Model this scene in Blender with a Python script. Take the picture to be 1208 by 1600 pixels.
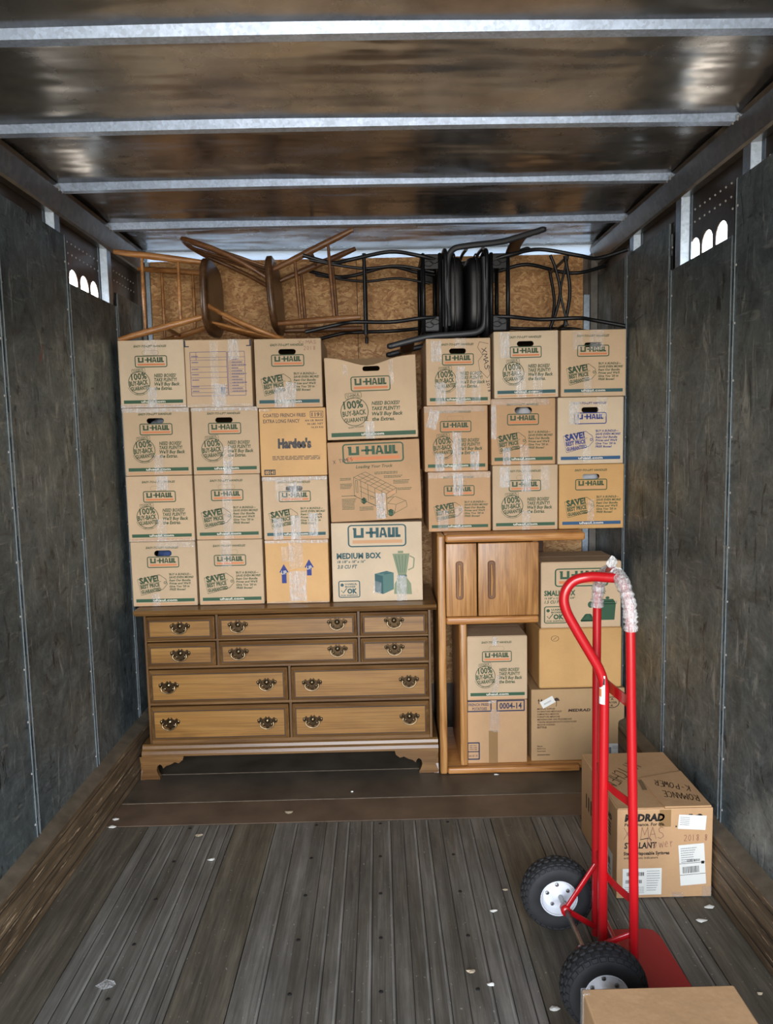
import bpy, bmesh, math, random
from mathutils import Vector, Matrix

sc = bpy.context.scene
for o in list(bpy.data.objects):
    bpy.data.objects.remove(o, do_unlink=True)
COL = sc.collection

# ------------------------------------------------------------------ camera
F_PX, PITCH, ROLL, YAW, CAM_H = 1155.58, 5.798, 1.195, 0.504, 1.655
def _cam():
    pi, ro, ya = map(math.radians, (PITCH, ROLL, YAW))
    fw = Vector((math.sin(ya)*math.cos(pi), math.cos(ya)*math.cos(pi), -math.sin(pi)))
    rt = Vector((math.cos(ya), -math.sin(ya), 0)); up = rt.cross(fw)
    r2 = rt*math.cos(ro) - up*math.sin(ro); u2 = up*math.cos(ro) + rt*math.sin(ro)
    cd = bpy.data.cameras.new('camera'); co = bpy.data.objects.new('camera', cd); COL.objects.link(co)
    m = Matrix((r2, u2, -fw)).transposed().to_4x4(); m.translation = (0, 0, CAM_H)
    co.matrix_world = m
    cd.sensor_fit = 'VERTICAL'; cd.sensor_height = 32; cd.lens = 32*F_PX/1600; cd.clip_start = .05
    sc.camera = co
_cam()

# ------------------------------------------------------------------ world, daylight, exposure
SKY_STRENGTH = 7.5
EXPOSURE = 1.13
SUN = None
w = bpy.data.worlds.new('world'); sc.world = w; w.use_nodes = True
wn = w.node_tree; wn.nodes.clear()
tc = wn.nodes.new('ShaderNodeTexCoord'); sx = wn.nodes.new('ShaderNodeSeparateXYZ')
cr = wn.nodes.new('ShaderNodeValToRGB'); bg = wn.nodes.new('ShaderNodeBackground'); wo = wn.nodes.new('ShaderNodeOutputWorld')
mr = wn.nodes.new('ShaderNodeMapRange'); mr.inputs['From Min'].default_value = -1; mr.inputs['From Max'].default_value = 1
wn.links.new(tc.outputs['Generated'], sx.inputs[0]); wn.links.new(sx.outputs['Z'], mr.inputs['Value'])
wn.links.new(mr.outputs[0], cr.inputs[0]); wn.links.new(cr.outputs[0], bg.inputs[0]); wn.links.new(bg.outputs[0], wo.inputs[0])
e = cr.color_ramp.elements
e[0].position = 0.0; e[0].color = (.20, .175, .15, 1)
e[1].position = 1.0; e[1].color = (.58, .76, 1.08, 1)
for pos, c in ((.485, (.34, .31, .27, 1)), (.505, (1.04, 1.02, 1.0, 1)), (.62, (.90, .97, 1.08, 1))):
    x = e.new(pos); x.color = c
bg.inputs['Strength'].default_value = SKY_STRENGTH
# daylight portal in the open rear doorway (guides sampling of the sky, emits nothing itself)
pl = bpy.data.lights.new('doorway_portal', 'AREA'); pl.shape = 'RECTANGLE'; pl.size = 2.46; pl.size_y = 2.68
pl.cycles.is_portal = True
po = bpy.data.objects.new('doorway_portal', pl); COL.objects.link(po); po.location = (-.028, -1.38, 1.34)
po.rotation_euler = (math.radians(90), 0, 0)
sc.view_settings.view_transform = 'Standard'; sc.view_settings.look = 'None'
sc.view_settings.gamma = 1; sc.view_settings.use_curve_mapping = False
sc.view_settings.exposure = EXPOSURE

# ------------------------------------------------------------------ materials
def srgb(r, g, b):
    f = lambda c: (c/255/12.92) if c/255 <= .04045 else ((c/255+.055)/1.055)**2.4
    return (f(r), f(g), f(b))
class NT:
    def __init__(s, name):
        s.m = bpy.data.materials.new(name); s.m.use_nodes = True; s.t = s.m.node_tree
        s.b = s.t.nodes['Principled BSDF']; s.out = s.t.nodes['Material Output']
        s.tc = s.t.nodes.new('ShaderNodeTexCoord')
    def n(s, typ, **kw):
        x = s.t.nodes.new(typ)
        for k, v in kw.items(): setattr(x, k, v)
        return x
    def l(s, a, b): s.t.links.new(a, b)
    def mapping(s, scale=(1,1,1), loc=(0,0,0), rot=(0,0,0), coord='Object'):
        m = s.n('ShaderNodeMapping'); m.inputs['Scale'].default_value = scale
        m.inputs['Location'].default_value = loc; m.inputs['Rotation'].default_value = rot
        s.l(s.tc.outputs[coord], m.inputs['Vector']); return m.outputs[0]
    def noise(s, vec, scale, detail=4, rough=.55, dist=0):
        x = s.n('ShaderNodeTexNoise'); x.inputs['Scale'].default_value = scale; x.inputs['Detail'].default_value = detail
        x.inputs['Roughness'].default_value = rough; x.inputs['Distortion'].default_value = dist
        s.l(vec, x.inputs['Vector']); return x.outputs['Fac']
    def ramp(s, fac, stops):
        x = s.n('ShaderNodeValToRGB'); e = x.color_ramp.elements
        while len(e) < len(stops): e.new(.5)
        for i, (p, c) in enumerate(stops):
            e[i].position = p; e[i].color = (*c, 1) if len(c) == 3 else c
        s.l(fac, x.inputs[0]); return x.outputs[0]
    def mix(s, fac, a, b, mode='MIX'):
        x = s.n('ShaderNodeMix', data_type='RGBA', blend_type=mode)
        for k, v in ((0, fac), (6, a), (7, b)):
            if hasattr(v, 'links') or hasattr(v, 'is_linked'): s.l(v, x.inputs[k])
            elif k == 0: x.inputs[k].default_value = v
            else: x.inputs[k].default_value = (*v, 1)
        return x.outputs[2]
    def bump(s, h, strength=.3, dist=.002):
        x = s.n('ShaderNodeBump'); x.inputs['Strength'].default_value = strength; x.inputs['Distance'].default_value = dist
        s.l(h, x.inputs['Height']); s.l(x.outputs[0], s.b.inputs['Normal'])
    def set(s, color=None, rough=None, metal=None, **kw):
        for k, v in (('Base Color', color), ('Roughness', rough), ('Metallic', metal)):
            if v is None: continue
            if hasattr(v, 'is_linked'): s.l(v, s.b.inputs[k])
            else: s.b.inputs[k].default_value = (*v, 1) if k == 'Base Color' else v
        for k, v in kw.items(): s.b.inputs[k].default_value = v
        return s.m

def mat_plain(name, c, rough=.5, metal=0, nz=0.0, ns=8, bump=0, bs=60):
    t = NT(name); v = t.mapping()
    col = c
    if nz:
        col = t.mix(t.ramp(t.noise(v, ns, 4), [(.3, (0,0,0)), (.7, (1,1,1))]), tuple(x*(1-nz) for x in c), tuple(min(1, x*(1+nz)) for x in c))
    if bump: t.bump(t.noise(v, bs, 3), bump, .001)
    return t.set(col, rough, metal)

def mat_card(name, c, stain=.10):
    t = NT(name); v = t.mapping()
    f1 = t.ramp(t.noise(v, 5, 4), [(.3, (0,0,0)), (.7, (1,1,1))])
    base = t.mix(f1, tuple(x*(1-stain) for x in c), tuple(x*(1+stain*.6) for x in c))
    fib = t.ramp(t.noise(t.mapping((30, 30, 400)), 3, 2), [(.35, (.94,.94,.94)), (.65, (1,1,1))])
    base = t.mix(1.0, base, fib, 'MULTIPLY')
    spots = t.ramp(t.noise(v, 22, 3), [(.68, (1,1,1)), (.76, (.86,.84,.8))])
    base = t.mix(.6, base, spots, 'MULTIPLY')
    t.bump(t.noise(t.mapping((1, 1, 1)), 14, 3), .5, .004)
    return t.set(base, .62)

def mat_wood(name, c1, c2, c3, axis='x', rough=.38, scale=1.0, ring=1.0, coat=0, wear=0):
    t = NT(name)
    sc3 = {'x': (1.2, 14, 14), 'y': (14, 1.2, 14), 'z': (14, 14, 1.2)}[axis]
    v = t.mapping(tuple(k*scale for k in sc3))
    n1 = t.noise(v, 1.6, 5, .6, 1.2*ring)
    base = t.ramp(n1, [(.28, c1), (.5, c2), (.72, c3)])
    sf = {'x': (3, 260, 260), 'y': (260, 3, 260), 'z': (260, 260, 3)}[axis]
    pores = t.ramp(t.noise(t.mapping(sf), 1, 2), [(.36, (.62,.58,.52)), (.52, (1,1,1))])
    base = t.mix(.75, base, pores, 'MULTIPLY')
    big = t.ramp(t.noise(t.mapping(), 2.4, 3), [(.3, (.80,.78,.74)), (.7, (1.0,1.0,1.0))])
    base = t.mix(.8, base, big, 'MULTIPLY')
    if wear:
        sc = t.ramp(t.noise(t.mapping((3, 3, 40) if axis != 'z' else (40, 40, 3), rot=(0, .5, 0)), 2, 5, .7), [(.60, (0,0,0)), (.68, (1,1,1))])
        base = t.mix(t.mix(wear, (0,0,0), sc), base, tuple(min(1, x*2.6+.03) for x in c3))
    t.bump(n1, .12, .001)
    if coat: t.b.inputs['Coat Weight'].default_value = coat; t.b.inputs['Coat Roughness'].default_value = .22
    return t.set(base, rough)

M = {}
# cardboard tones
M['card_tan'] = mat_card('cardboard_tan', srgb(208, 178, 142))
M['card_grey'] = mat_card('cardboard_greyish', srgb(200, 172, 138))
M['card_brown'] = mat_card('cardboard_brown', srgb(194, 153, 110))
M['card_orange'] = mat_card('cardboard_orange', srgb(218, 171, 112))
M['card_gold'] = mat_card('cardboard_gold', srgb(206, 159, 98))
M['card_pale'] = mat_card('cardboard_pale', srgb(214, 191, 160))
M['card_dull'] = mat_card('cardboard_dull', srgb(180, 145, 102))
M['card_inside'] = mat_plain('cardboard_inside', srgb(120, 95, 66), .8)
# inks
M['green'] = mat_plain('ink_green', srgb(44, 84, 56), .6)
M['teal'] = mat_plain('ink_teal', srgb(36, 82, 86), .6)
M['blue'] = mat_plain('ink_blue', srgb(36, 84, 124), .6)
M['navy'] = mat_plain('ink_navy', srgb(34, 44, 74), .6)
M['arrow'] = mat_plain('ink_arrow_blue', srgb(34, 52, 126), .6)
M['olive'] = mat_plain('ink_dark_green', srgb(52, 76, 44), .6)
M['orange'] = mat_plain('ink_orange', srgb(216, 128, 76), .6)
M['peach'] = mat_plain('ink_peach', srgb(206, 156, 112), .6)
M['black'] = mat_plain('ink_black', srgb(28, 24, 22), .5)
M['marker'] = mat_plain('ink_marker', srgb(62, 42, 30), .5)
M['pencil'] = mat_plain('ink_pencil', srgb(150, 104, 84), .6)
M['purple'] = mat_plain('ink_violet', srgb(96, 88, 128), .6)
M['white'] = mat_plain('ink_white', srgb(226, 220, 204), .6)
M['halftone'] = mat_plain('ink_halftone', srgb(128, 140, 108), .6)
M['halfteal'] = mat_plain('ink_halftone_teal', srgb(78, 116, 108), .6)
M['perf'] = mat_plain('perforation_line', srgb(150, 124, 92), .8)
M['paper'] = mat_plain('label_paper', srgb(226, 224, 214), .6, nz=.03)
M['grey_ink'] = mat_plain('ink_grey', srgb(130, 132, 134), .6)
M['tape_tan'] = mat_plain('brown_tape', srgb(150, 116, 76), .3)

def mat_tape(name, haze):
    t = NT(name)
    v = t.mapping((60, 60, 7)); n = t.noise(v, 2.2, 5, .65, 1.5)
    v2 = t.mapping((14, 14, 30), rot=(0, .6, 0)); n2 = t.noise(v2, 3, 4)
    add = t.n('ShaderNodeMath', operation='ADD'); t.l(n, add.inputs[0]); t.l(n2, add.inputs[1])
    t.bump(add.outputs[0], 1.0, .004)
    t.set((.9, .9, .88), .12, 0)
    t.b.inputs['Specular IOR Level'].default_value = 1.0
    a = t.ramp(n, [(.40, (haze*.35,)*3), (.62, (haze,)*3), (.75, (min(1, haze*1.9),)*3)])
    tr = t.n('ShaderNodeBsdfTransparent'); gl = t.n('ShaderNodeBsdfGlossy'); gl.inputs['Roughness'].default_value = .16
    bump = [x for x in t.t.nodes if x.type == 'BUMP'][0]; t.l(bump.outputs[0], gl.inputs['Normal'])
    m1 = t.n('ShaderNodeMixShader'); m1.inputs[0].default_value = .10
    t.l(tr.outputs[0], m1.inputs[1]); t.l(gl.outputs[0], m1.inputs[2])
    m2 = t.n('ShaderNodeMixShader'); t.l(a, m2.inputs[0]); t.l(m1.outputs[0], m2.inputs[1]); t.l(t.b.outputs[0], m2.inputs[2])
    t.l(m2.outputs[0], t.out.inputs['Surface'])
    return t.m
M['tape'] = mat_tape('clear_packing_tape', .16)
M['tape_hazy'] = mat_tape('crinkled_packing_tape', .5)  # higher haze puts white reflection streaks into the tape colour
M['wrap'] = mat_tape('plastic_wrap', .75)
M['scrap_film'] = mat_tape('plastic_film', .5)

# dresser maple, oak, chair woods, floor and rail woods
M['maple'] = mat_wood('maple_drawer_front', srgb(118, 80, 34), srgb(152, 108, 50), srgb(174, 132, 72), 'x', .34, .3, 1.2, coat=.2)
M['maple_dark'] = mat_wood('maple_dark_stain', srgb(90, 60, 32), srgb(118, 84, 46), srgb(142, 106, 62), 'x', .34, .8, .6, coat=.1)
M['maple_v'] = mat_wood('maple_dark_stain_upright', srgb(78, 52, 28), srgb(104, 74, 42), srgb(128, 96, 58), 'z', .34, .8, .6, coat=.1)
M['groove'] = mat_plain('dark_groove', srgb(52, 34, 20), .5)  # dark lines round the drawer panels, also the carcass back
M['oak'] = mat_wood('oak_upright', srgb(150, 98, 50), srgb(188, 134, 76), srgb(212, 160, 102), 'z', .4, 1.1, 1.6, coat=.15)
M['oak_x'] = mat_wood('oak_lengthwise', srgb(160, 100, 48), srgb(196, 134, 72), srgb(216, 160, 98), 'x', .4, 1.1, 1.6, coat=.15)
M['oak_dark'] = mat_wood('oak_handle_recess', srgb(96, 60, 32), srgb(124, 82, 48), srgb(140, 96, 60), 'z', .5, 1, 1)
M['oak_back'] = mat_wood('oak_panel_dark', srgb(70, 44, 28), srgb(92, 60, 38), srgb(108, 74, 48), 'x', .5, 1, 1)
M['chair_wood'] = mat_wood('chair_wood_honey', srgb(126, 80, 40), srgb(176, 120, 64), srgb(208, 152, 94), 'z', .35, 1, .8, coat=.1)
M['chair_seat'] = mat_wood('chair_seat_walnut', srgb(62, 40, 26), srgb(88, 60, 36), srgb(112, 78, 48), 'x', .35, 1, .8, coat=.1)
M['chair_brown'] = mat_wood('chair_wood_brown', srgb(88, 56, 34), srgb(126, 84, 50), srgb(158, 112, 70), 'z', .35, 1, .8, coat=.1)
M['rub_rail'] = mat_wood('scuffed_rub_rail', srgb(66, 52, 38), srgb(102, 84, 62), srgb(142, 122, 96), 'y', .6, 1, 1.4, wear=.9)

def mat_osb():
    t = NT('oriented_strand_board')
    vo = t.n('ShaderNodeTexVoronoi'); vo.inputs['Scale'].default_value = 52; vo.inputs['Randomness'].default_value = 1
    nz = t.n('ShaderNodeTexNoise'); nz.inputs['Scale'].default_value = 9; nz.inputs['Detail'].default_value = 4
    t.l(t.tc.outputs['Object'], nz.inputs['Vector'])
    mx = t.n('ShaderNodeMix', data_type='VECTOR'); mx.inputs[0].default_value = .22
    t.l(t.mapping((1, 1, 2.1)), mx.inputs[4]); t.l(nz.outputs['Color'], mx.inputs[5]); t.l(mx.outputs[1], vo.inputs['Vector'])
    sp = t.n('ShaderNodeSeparateColor'); t.l(vo.outputs['Color'], sp.inputs[0])
    base = t.ramp(sp.outputs[0], [(0, srgb(168, 118, 70)), (.5, srgb(196, 148, 94)), (1, srgb(222, 180, 126))])
    fine = t.ramp(t.noise(t.mapping((26, 26, 60), rot=(0, .4, 0)), 2, 6, .75, 1), [(.34, (.45,.36,.28)), (.5, (1,1,1))])
    base = t.mix(.8, base, fine, 'MULTIPLY')
    t.bump(sp.outputs[1], .4, .002)
    return t.set(base, .6)
M['osb'] = mat_osb()

def mat_liner():
    t = NT('scuffed_wall_liner')
    v = t.mapping()
    big = t.ramp(t.noise(v, 1.3, 6, .6, .4), [(.3, srgb(72, 84, 88)), (.55, srgb(96, 106, 108)), (.75, srgb(124, 131, 130))])
    cloud = t.ramp(t.noise(v, 6, 8, .75, 1.2), [(.34, (.42,.45,.45)), (.47, (.88,.88,.88)), (.54, (1.1,1.1,1.08)), (.66, (1.65,1.65,1.6))])
    base = t.mix(.85, big, cloud, 'MULTIPLY')
    speck = t.ramp(t.noise(v, 45, 5, .75), [(.36, (.70,.71,.72)), (.52, (1,1,1)), (.7, (1.2,1.2,1.2))])
    base = t.mix(.8, base, speck, 'MULTIPLY')
    def marks(base, sc, rot, loc, lo, hi, amt, col):
        f = t.ramp(t.noise(t.mapping(sc, rot=rot, loc=loc), 2.0, 7, .72, .7), [(lo, (0,0,0)), (hi, (1,1,1))])
        return t.mix(t.mix(amt, (0,0,0), f), base, srgb(*col))
    base = marks(base, (1, 12, 2.5), (.45, 0, 0), (0, 0, 0), .57, .66, .5, (176, 180, 176))
    base = marks(base, (1, 3, 14), (-.2, 0, 0), (5, 3, 2), .58, .68, .4, (166, 168, 160))
    base = marks(base, (1, 10, 3), (-.3, 0, 0), (3, 1, 5), .585, .64, .85, (26, 29, 30))
    base = marks(base, (1, 3.5, 11), (.15, 0, 0), (9, 4, 5), .61, .66, .7, (30, 32, 33))
    base = marks(base, (1, 9, 2.4), (.1, 0, 0), (7, 2, 1), .675, .70, .75, (128, 44, 38))
    rg = t.ramp(t.noise(v, 9, 5, .7), [(.3, (.34,)*3), (.7, (.6,)*3)])
    t.bump(t.noise(v, 3, 4), .25, .01)
    return t.set(base, rg, .45)
M['liner'] = mat_liner()

def mat_ceiling():
    t = NT('aluminium_roof_skin')
    v = t.mapping((1, 1, 1))
    n = t.noise(v, 1.7, 2, .4, .5); n2 = t.noise(t.mapping((1.0, 3.5, 1)), 1.6, 2, .4)
    add = t.n('ShaderNodeMath', operation='ADD'); t.l(n, add.inputs[0]); t.l(n2, add.inputs[1])
    t.bump(add.outputs[0], .42, .05)
    c = t.ramp(t.noise(v, 3.5, 6, .65), [(.3, srgb(142, 140, 138)), (.7, srgb(190, 188, 186))])
    sm = t.ramp(t.noise(t.mapping(loc=(4, 2, 0)), 8, 6, .75, .5), [(.66, (0,0,0)), (.78, (1,1,1))])
    c = t.mix(t.mix(.35, (0,0,0), sm), c, srgb(205, 205, 200))
    r = t.ramp(t.noise(v, 4, 5, .6), [(.3, (.17,)*3), (.7, (.34,)*3)])
    return t.set(c, r, .95)
M['roof'] = mat_ceiling()

def mat_metal(name, c, rough=.35, var=.25, ns=30, metal=.9, stretch=(1,1,1)):
    t = NT(name); v = t.mapping(stretch)
    vo = t.n('ShaderNodeTexVoronoi'); vo.inputs['Scale'].default_value = ns*3; t.l(v, vo.inputs['Vector'])
    sp = t.n('ShaderNodeSeparateColor'); t.l(vo.outputs['Color'], sp.inputs[0])
    a = t.mix(sp.outputs[0], tuple(x*(1-var) for x in c), tuple(min(1, x*(1+var)) for x in c))
    n = t.ramp(t.noise(v, ns*.3, 5, .7), [(.3, (.72,)*3), (.65, (1,)*3)])
    a = t.mix(1, a, n, 'MULTIPLY')
    t.bump(t.noise(v, 6, 3), .15, .004)
    return t.set(a, rough, metal)
M['galv'] = mat_metal('galvanised_rib', srgb(196, 214, 240), .38, .14, 40, .6)  # blue of the reflected sky is put into the rib base colour
M['post'] = mat_metal('galvanised_post', srgb(170, 184, 198), .38, .12, 30, .8)
M['side_rail'] = mat_metal('roof_side_rail', srgb(122, 118, 112), .34, .14, 14, .85)
M['skin'] = mat_metal('outer_skin', srgb(104, 96, 90), .32, .10, 10, .85)
M['rivet'] = mat_plain('rivet', srgb(215, 215, 212), .3, .6)
M['seam'] = mat_metal('seam_strip', srgb(136, 146, 150), .4, .12, 30, .5)
M['slot'] = mat_plain('seam_shadow_slot', srgb(16, 16, 16), .8)
def mat_header():
    t = NT('translucent_front_header'); d = t.n('ShaderNodeBsdfDiffuse'); q = t.n('ShaderNodeBsdfTranslucent'); m = t.n('ShaderNodeMixShader')
    d.inputs[0].default_value = (.8, .84, .88, 1); q.inputs[0].default_value = (.46, .52, .58, 1); m.inputs[0].default_value = .5
    t.l(d.outputs[0], m.inputs[1]); t.l(q.outputs[0], m.inputs[2]); t.l(m.outputs[0], t.out.inputs['Surface']); return t.m
M['white_panel'] = mat_header()
M['bevel'] = mat_plain('worn_rail_top', srgb(92, 82, 68), .6, nz=.35, ns=14)
M['crumb'] = mat_plain('beige_crumb', srgb(176, 160, 134), .7)

def mat_floor(name, c1, c2, c3, groove=0):
    t = NT(name)
    n1 = t.noise(t.mapping((16, 1.0, 1)), 1.6, 6, .65, .5)
    base = t.ramp(n1, [(.28, c1), (.52, c2), (.75, c3)])
    fine = t.ramp(t.noise(t.mapping((120, 4, 1)), 1.2, 4, .7), [(.34, (.6,.6,.6)), (.6, (1,1,1))])
    base = t.mix(.8, base, fine, 'MULTIPLY')
    dirt = t.ramp(t.noise(t.mapping((2.4, 1.2, 1)), 1.8, 6, .65), [(.33, (.5,.49,.46)), (.6, (1,1,1))])
    base = t.mix(.7, base, dirt, 'MULTIPLY')
    sp = t.ramp(t.noise(t.mapping((1, .6, 1)), 90, 2), [(.69, (0,0,0)), (.73, (1,1,1))])
    base = t.mix(t.mix(.55, (0,0,0), sp), base, srgb(170, 165, 150))
    t.bump(n1, .35, .003)
    rg = t.ramp(t.noise(t.mapping((5, 1, 1)), 3, 4), [(.3, (.45,)*3), (.7, (.7,)*3)])
    return t.set(base, rg)
M['fl_grey'] = mat_floor('floor_board_grey', srgb(74, 70, 62), srgb(106, 101, 92), srgb(134, 129, 119))
M['fl_light'] = mat_floor('floor_board_light_grey', srgb(84, 80, 73), srgb(116, 112, 104), srgb(144, 140, 131))
M['fl_ridge'] = mat_floor('floor_ridge_lit', srgb(104, 101, 94), srgb(140, 137, 129), srgb(168, 165, 156))  # paler than the boards: caught light is painted into the ridge colour
M['fl_brown'] = mat_floor('floor_board_brown', srgb(66, 60, 50), srgb(98, 91, 78), srgb(130, 121, 104))
M['fl_plate'] = mat_plain('floor_plate_brown', srgb(98, 80, 64), .55, nz=.3, ns=5, bump=.3)
M['fl_dark'] = mat_plain('floor_plate_dark', srgb(82, 72, 60), .5, nz=.4, ns=4, bump=.3)
M['fl_edge'] = mat_plain('floor_plate_worn_edge', srgb(118, 104, 86), .5, nz=.3, ns=20)
M['fl_gap'] = mat_plain('floor_gap', srgb(22, 20, 17), .8)

M['brass'] = mat_metal('antique_brass', srgb(150, 132, 104), .28, .2, 120, 1)
M['brass_dark'] = mat_metal('antique_brass_dark', srgb(82, 66, 48), .35, .2, 120, 1)
def mat_paint(name, c, rough):
    t = NT(name); t.b.inputs['Coat Weight'].default_value = .5; t.b.inputs['Coat Roughness'].default_value = .12
    t.bump(t.noise(t.mapping(), 120, 2), .05, .001)
    return t.set(c, rough)
M['red'] = mat_paint('red_enamel', srgb(184, 18, 26), .3)
M['red_plate'] = mat_plain('red_toe_plate_shaded', srgb(160, 16, 22), .55)  # darker matte copy of the red, with the plate's shade in its colour
M['rubber'] = mat_plain('tyre_rubber', srgb(34, 34, 35), .72, nz=.2, ns=30)
M['rim'] = mat_plain('white_wheel_rim', srgb(224, 226, 230), .35)
M['steel'] = mat_metal('steel_axle', srgb(160, 160, 158), .3, .1, 40, .9)
M['black_metal'] = mat_plain('black_chair_metal', srgb(26, 27, 30), .38, .3)
M['black_hi'] = mat_plain('black_chair_metal_lit', srgb(52, 54, 58), .42, .3)  # paler copy of the black metal, highlight put into the colour
M['vinyl'] = mat_plain('black_vinyl', srgb(20, 20, 22), .42, nz=.2, bump=.3)
M['pad_brown'] = mat_wood('dark_crest_wood', srgb(44, 24, 18), srgb(62, 36, 26), srgb(78, 48, 36), 'x', .4)
M['cloth_blue'] = mat_plain('blue_cloth', srgb(70, 92, 140), .9, nz=.2, ns=20)
M['cloth_white'] = mat_plain('white_cloth', srgb(226, 226, 230), .9)
M['cloth_grey'] = mat_plain('grey_plastic_bag', srgb(140, 146, 154), .3, nz=.5, ns=60)

# ------------------------------------------------------------------ mesh building
class MB:
    def __init__(s): s.v = []; s.f = []; s.mi = []; s.sm = []; s.mats = []
    def mid(s, m):
        if m not in s.mats: s.mats.append(m)
        return s.mats.index(m)
    def add(s, vs, fs, m, smooth=False, xf=None):
        o = len(s.v)
        for v in vs:
            v = Vector(v)
            s.v.append(tuple(xf @ v) if xf else tuple(v))
        k = s.mid(m)
        for f in fs: s.f.append([i+o for i in f]); s.mi.append(k); s.sm.append(smooth)
        return s
    def box(s, x0, x1, y0, y1, z0, z1, m, bev=0, xf=None, seg=1):
        if bev <= 0:
            vs = [(x, y, z) for x in (x0, x1) for y in (y0, y1) for z in (z0, z1)]
            fs = [(0,1,3,2), (4,6,7,5), (0,4,5,1), (2,3,7,6), (0,2,6,4), (1,5,7,3)]
            return s.add(vs, fs, m, False, xf)
        bm = bmesh.new(); bmesh.ops.create_cube(bm, size=1)
        for v in bm.verts:
            v.co = Vector(((x0+x1)/2+v.co.x*(x1-x0), (y0+y1)/2+v.co.y*(y1-y0), (z0+z1)/2+v.co.z*(z1-z0)))
        bmesh.ops.bevel(bm, geom=bm.edges[:], offset=bev, segments=seg, affect='EDGES', profile=.5)
        s.addbm(bm, m, seg > 1, xf); return s
    def addbm(s, bm, m, smooth=False, xf=None):
        bm.verts.index_update()
        s.add([v.co.copy() for v in bm.verts], [[v.index for v in f.verts] for f in bm.faces], m, smooth, xf)
        bm.free()
    def tube(s, pts, r, m, n=10, closed=False, caps=True, xf=None, flat=None):
        P = [Vector(p) for p in pts]; N = len(P)
        R = r if isinstance(r, (list, tuple)) else [r]*N
        T = []
        for i in range(N):
            a = P[(i-1) % N] if (closed or i > 0) else P[i]; b = P[(i+1) % N] if (closed or i < N-1) else P[i]
            T.append((b-a).normalized())
        up = Vector((0, 0, 1)) if abs(T[0].z) < .9 else Vector((0, 1, 0))
        u = (up - T[0]*up.dot(T[0])).normalized(); vs = []
        for i in range(N):
            u = (u - T[i]*u.dot(T[i])).normalized(); w2 = T[i].cross(u)
            for k in range(n):
                a = 2*math.pi*k/n; ca, sa = math.cos(a), math.sin(a)
                if flat: ca *= flat[0]; sa *= flat[1]
                vs.append(P[i] + (u*ca + w2*sa)*R[i])
        fs = []
        for i in range(N if closed else N-1):
            j = (i+1) % N
            for k in range(n):
                k2 = (k+1) % n
                fs.append((i*n+k, i*n+k2, j*n+k2, j*n+k))
        s.add(vs, fs, m, True, xf)
        if caps and not closed:
            s.add(vs[:n], [list(range(n))[::-1]], m, False, xf); s.add(vs[-n:], [list(range(n))], m, False, xf)
        return s
    def lathe(s, prof, m, n=32, xf=None, smooth=True, closed=False):
        # profile of (radius, height) revolved about the local z axis
        vs = []; K = len(prof)
        for i in range(n):
            a = 2*math.pi*i/n
            for r, h in prof: vs.append((r*math.cos(a), r*math.sin(a), h))
        fs = []
        for i in range(n):
            j = (i+1) % n
            for k in range(K if closed else K-1):
                k2 = (k+1) % K
                fs.append((i*K+k, j*K+k, j*K+k2, i*K+k2))
        return s.add(vs, fs, m, smooth, xf)
    def prism(s, poly, y0, y1, m, xf=None, plane='xz'):
        n = len(poly)
        def P(a, b, d):
            return {'xz': (a, d, b), 'xy': (a, b, d), 'yz': (d, a, b)}[plane]
        vs = [P(a, b, y0) for a, b in poly] + [P(a, b, y1) for a, b in poly]
        fs = [list(range(n)), list(range(2*n-1, n-1, -1))] + [(i, i+n, (i+1) % n+n, (i+1) % n) for i in range(n)]
        return s.add(vs, fs, m, False, xf)
    def build(s, name, parent=None, warp=None, origin=None):
        me = bpy.data.meshes.new(name)
        V = [warp(Vector(v)) for v in s.v] if warp else s.v
        if origin: V = [Vector(v)-Vector(origin) for v in V]
        me.from_pydata([tuple(v) for v in V], [], s.f)
        for m in s.mats: me.materials.append(M[m] if isinstance(m, str) else m)
        me.polygons.foreach_set('material_index', s.mi); me.polygons.foreach_set('use_smooth', s.sm)
        me.update()
        o = bpy.data.objects.new(name, me); COL.objects.link(o)
        if parent: o.parent = parent
        elif origin: o.location = origin
        return o
def fixn(o):
    bm = bmesh.new(); bm.from_mesh(o.data); bmesh.ops.recalc_face_normals(bm, faces=bm.faces[:]); bm.to_mesh(o.data); bm.free(); return o
def tag(o, label=None, cat=None, group=None, kind=None):
    if label: o['label'] = label
    if cat: o['category'] = cat
    if group: o['group'] = group
    if kind: o['kind'] = kind
    return o
def struct(name, mb, **k):
    o = fixn(mb.build(name, **k)); o['kind'] = 'structure'; return o
def empty(name, loc=(0,0,0), rz=0):
    o = bpy.data.objects.new(name, None); COL.objects.link(o); o.location = loc; o.rotation_euler = (0, 0, rz)
    o.empty_display_size = .1; return o
def smooth_path(pts, n=8, closed=False):
    P = [Vector(p) for p in pts]; out = []; N = len(P)
    g = (lambda i: P[i % N]) if closed else (lambda i: P[max(0, min(N-1, i))])
    for i in range(N if closed else N-1):
        a, b, c, d = g(i-1), g(i), g(i+1), g(i+2)
        for k in range(n):
            t = k/n
            out.append(.5*((2*b)+(c-a)*t+(2*a-5*b+4*c-d)*t*t+(3*b-a-3*c+d)*t**3))
    if not closed: out.append(P[-1])
    return out

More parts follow.
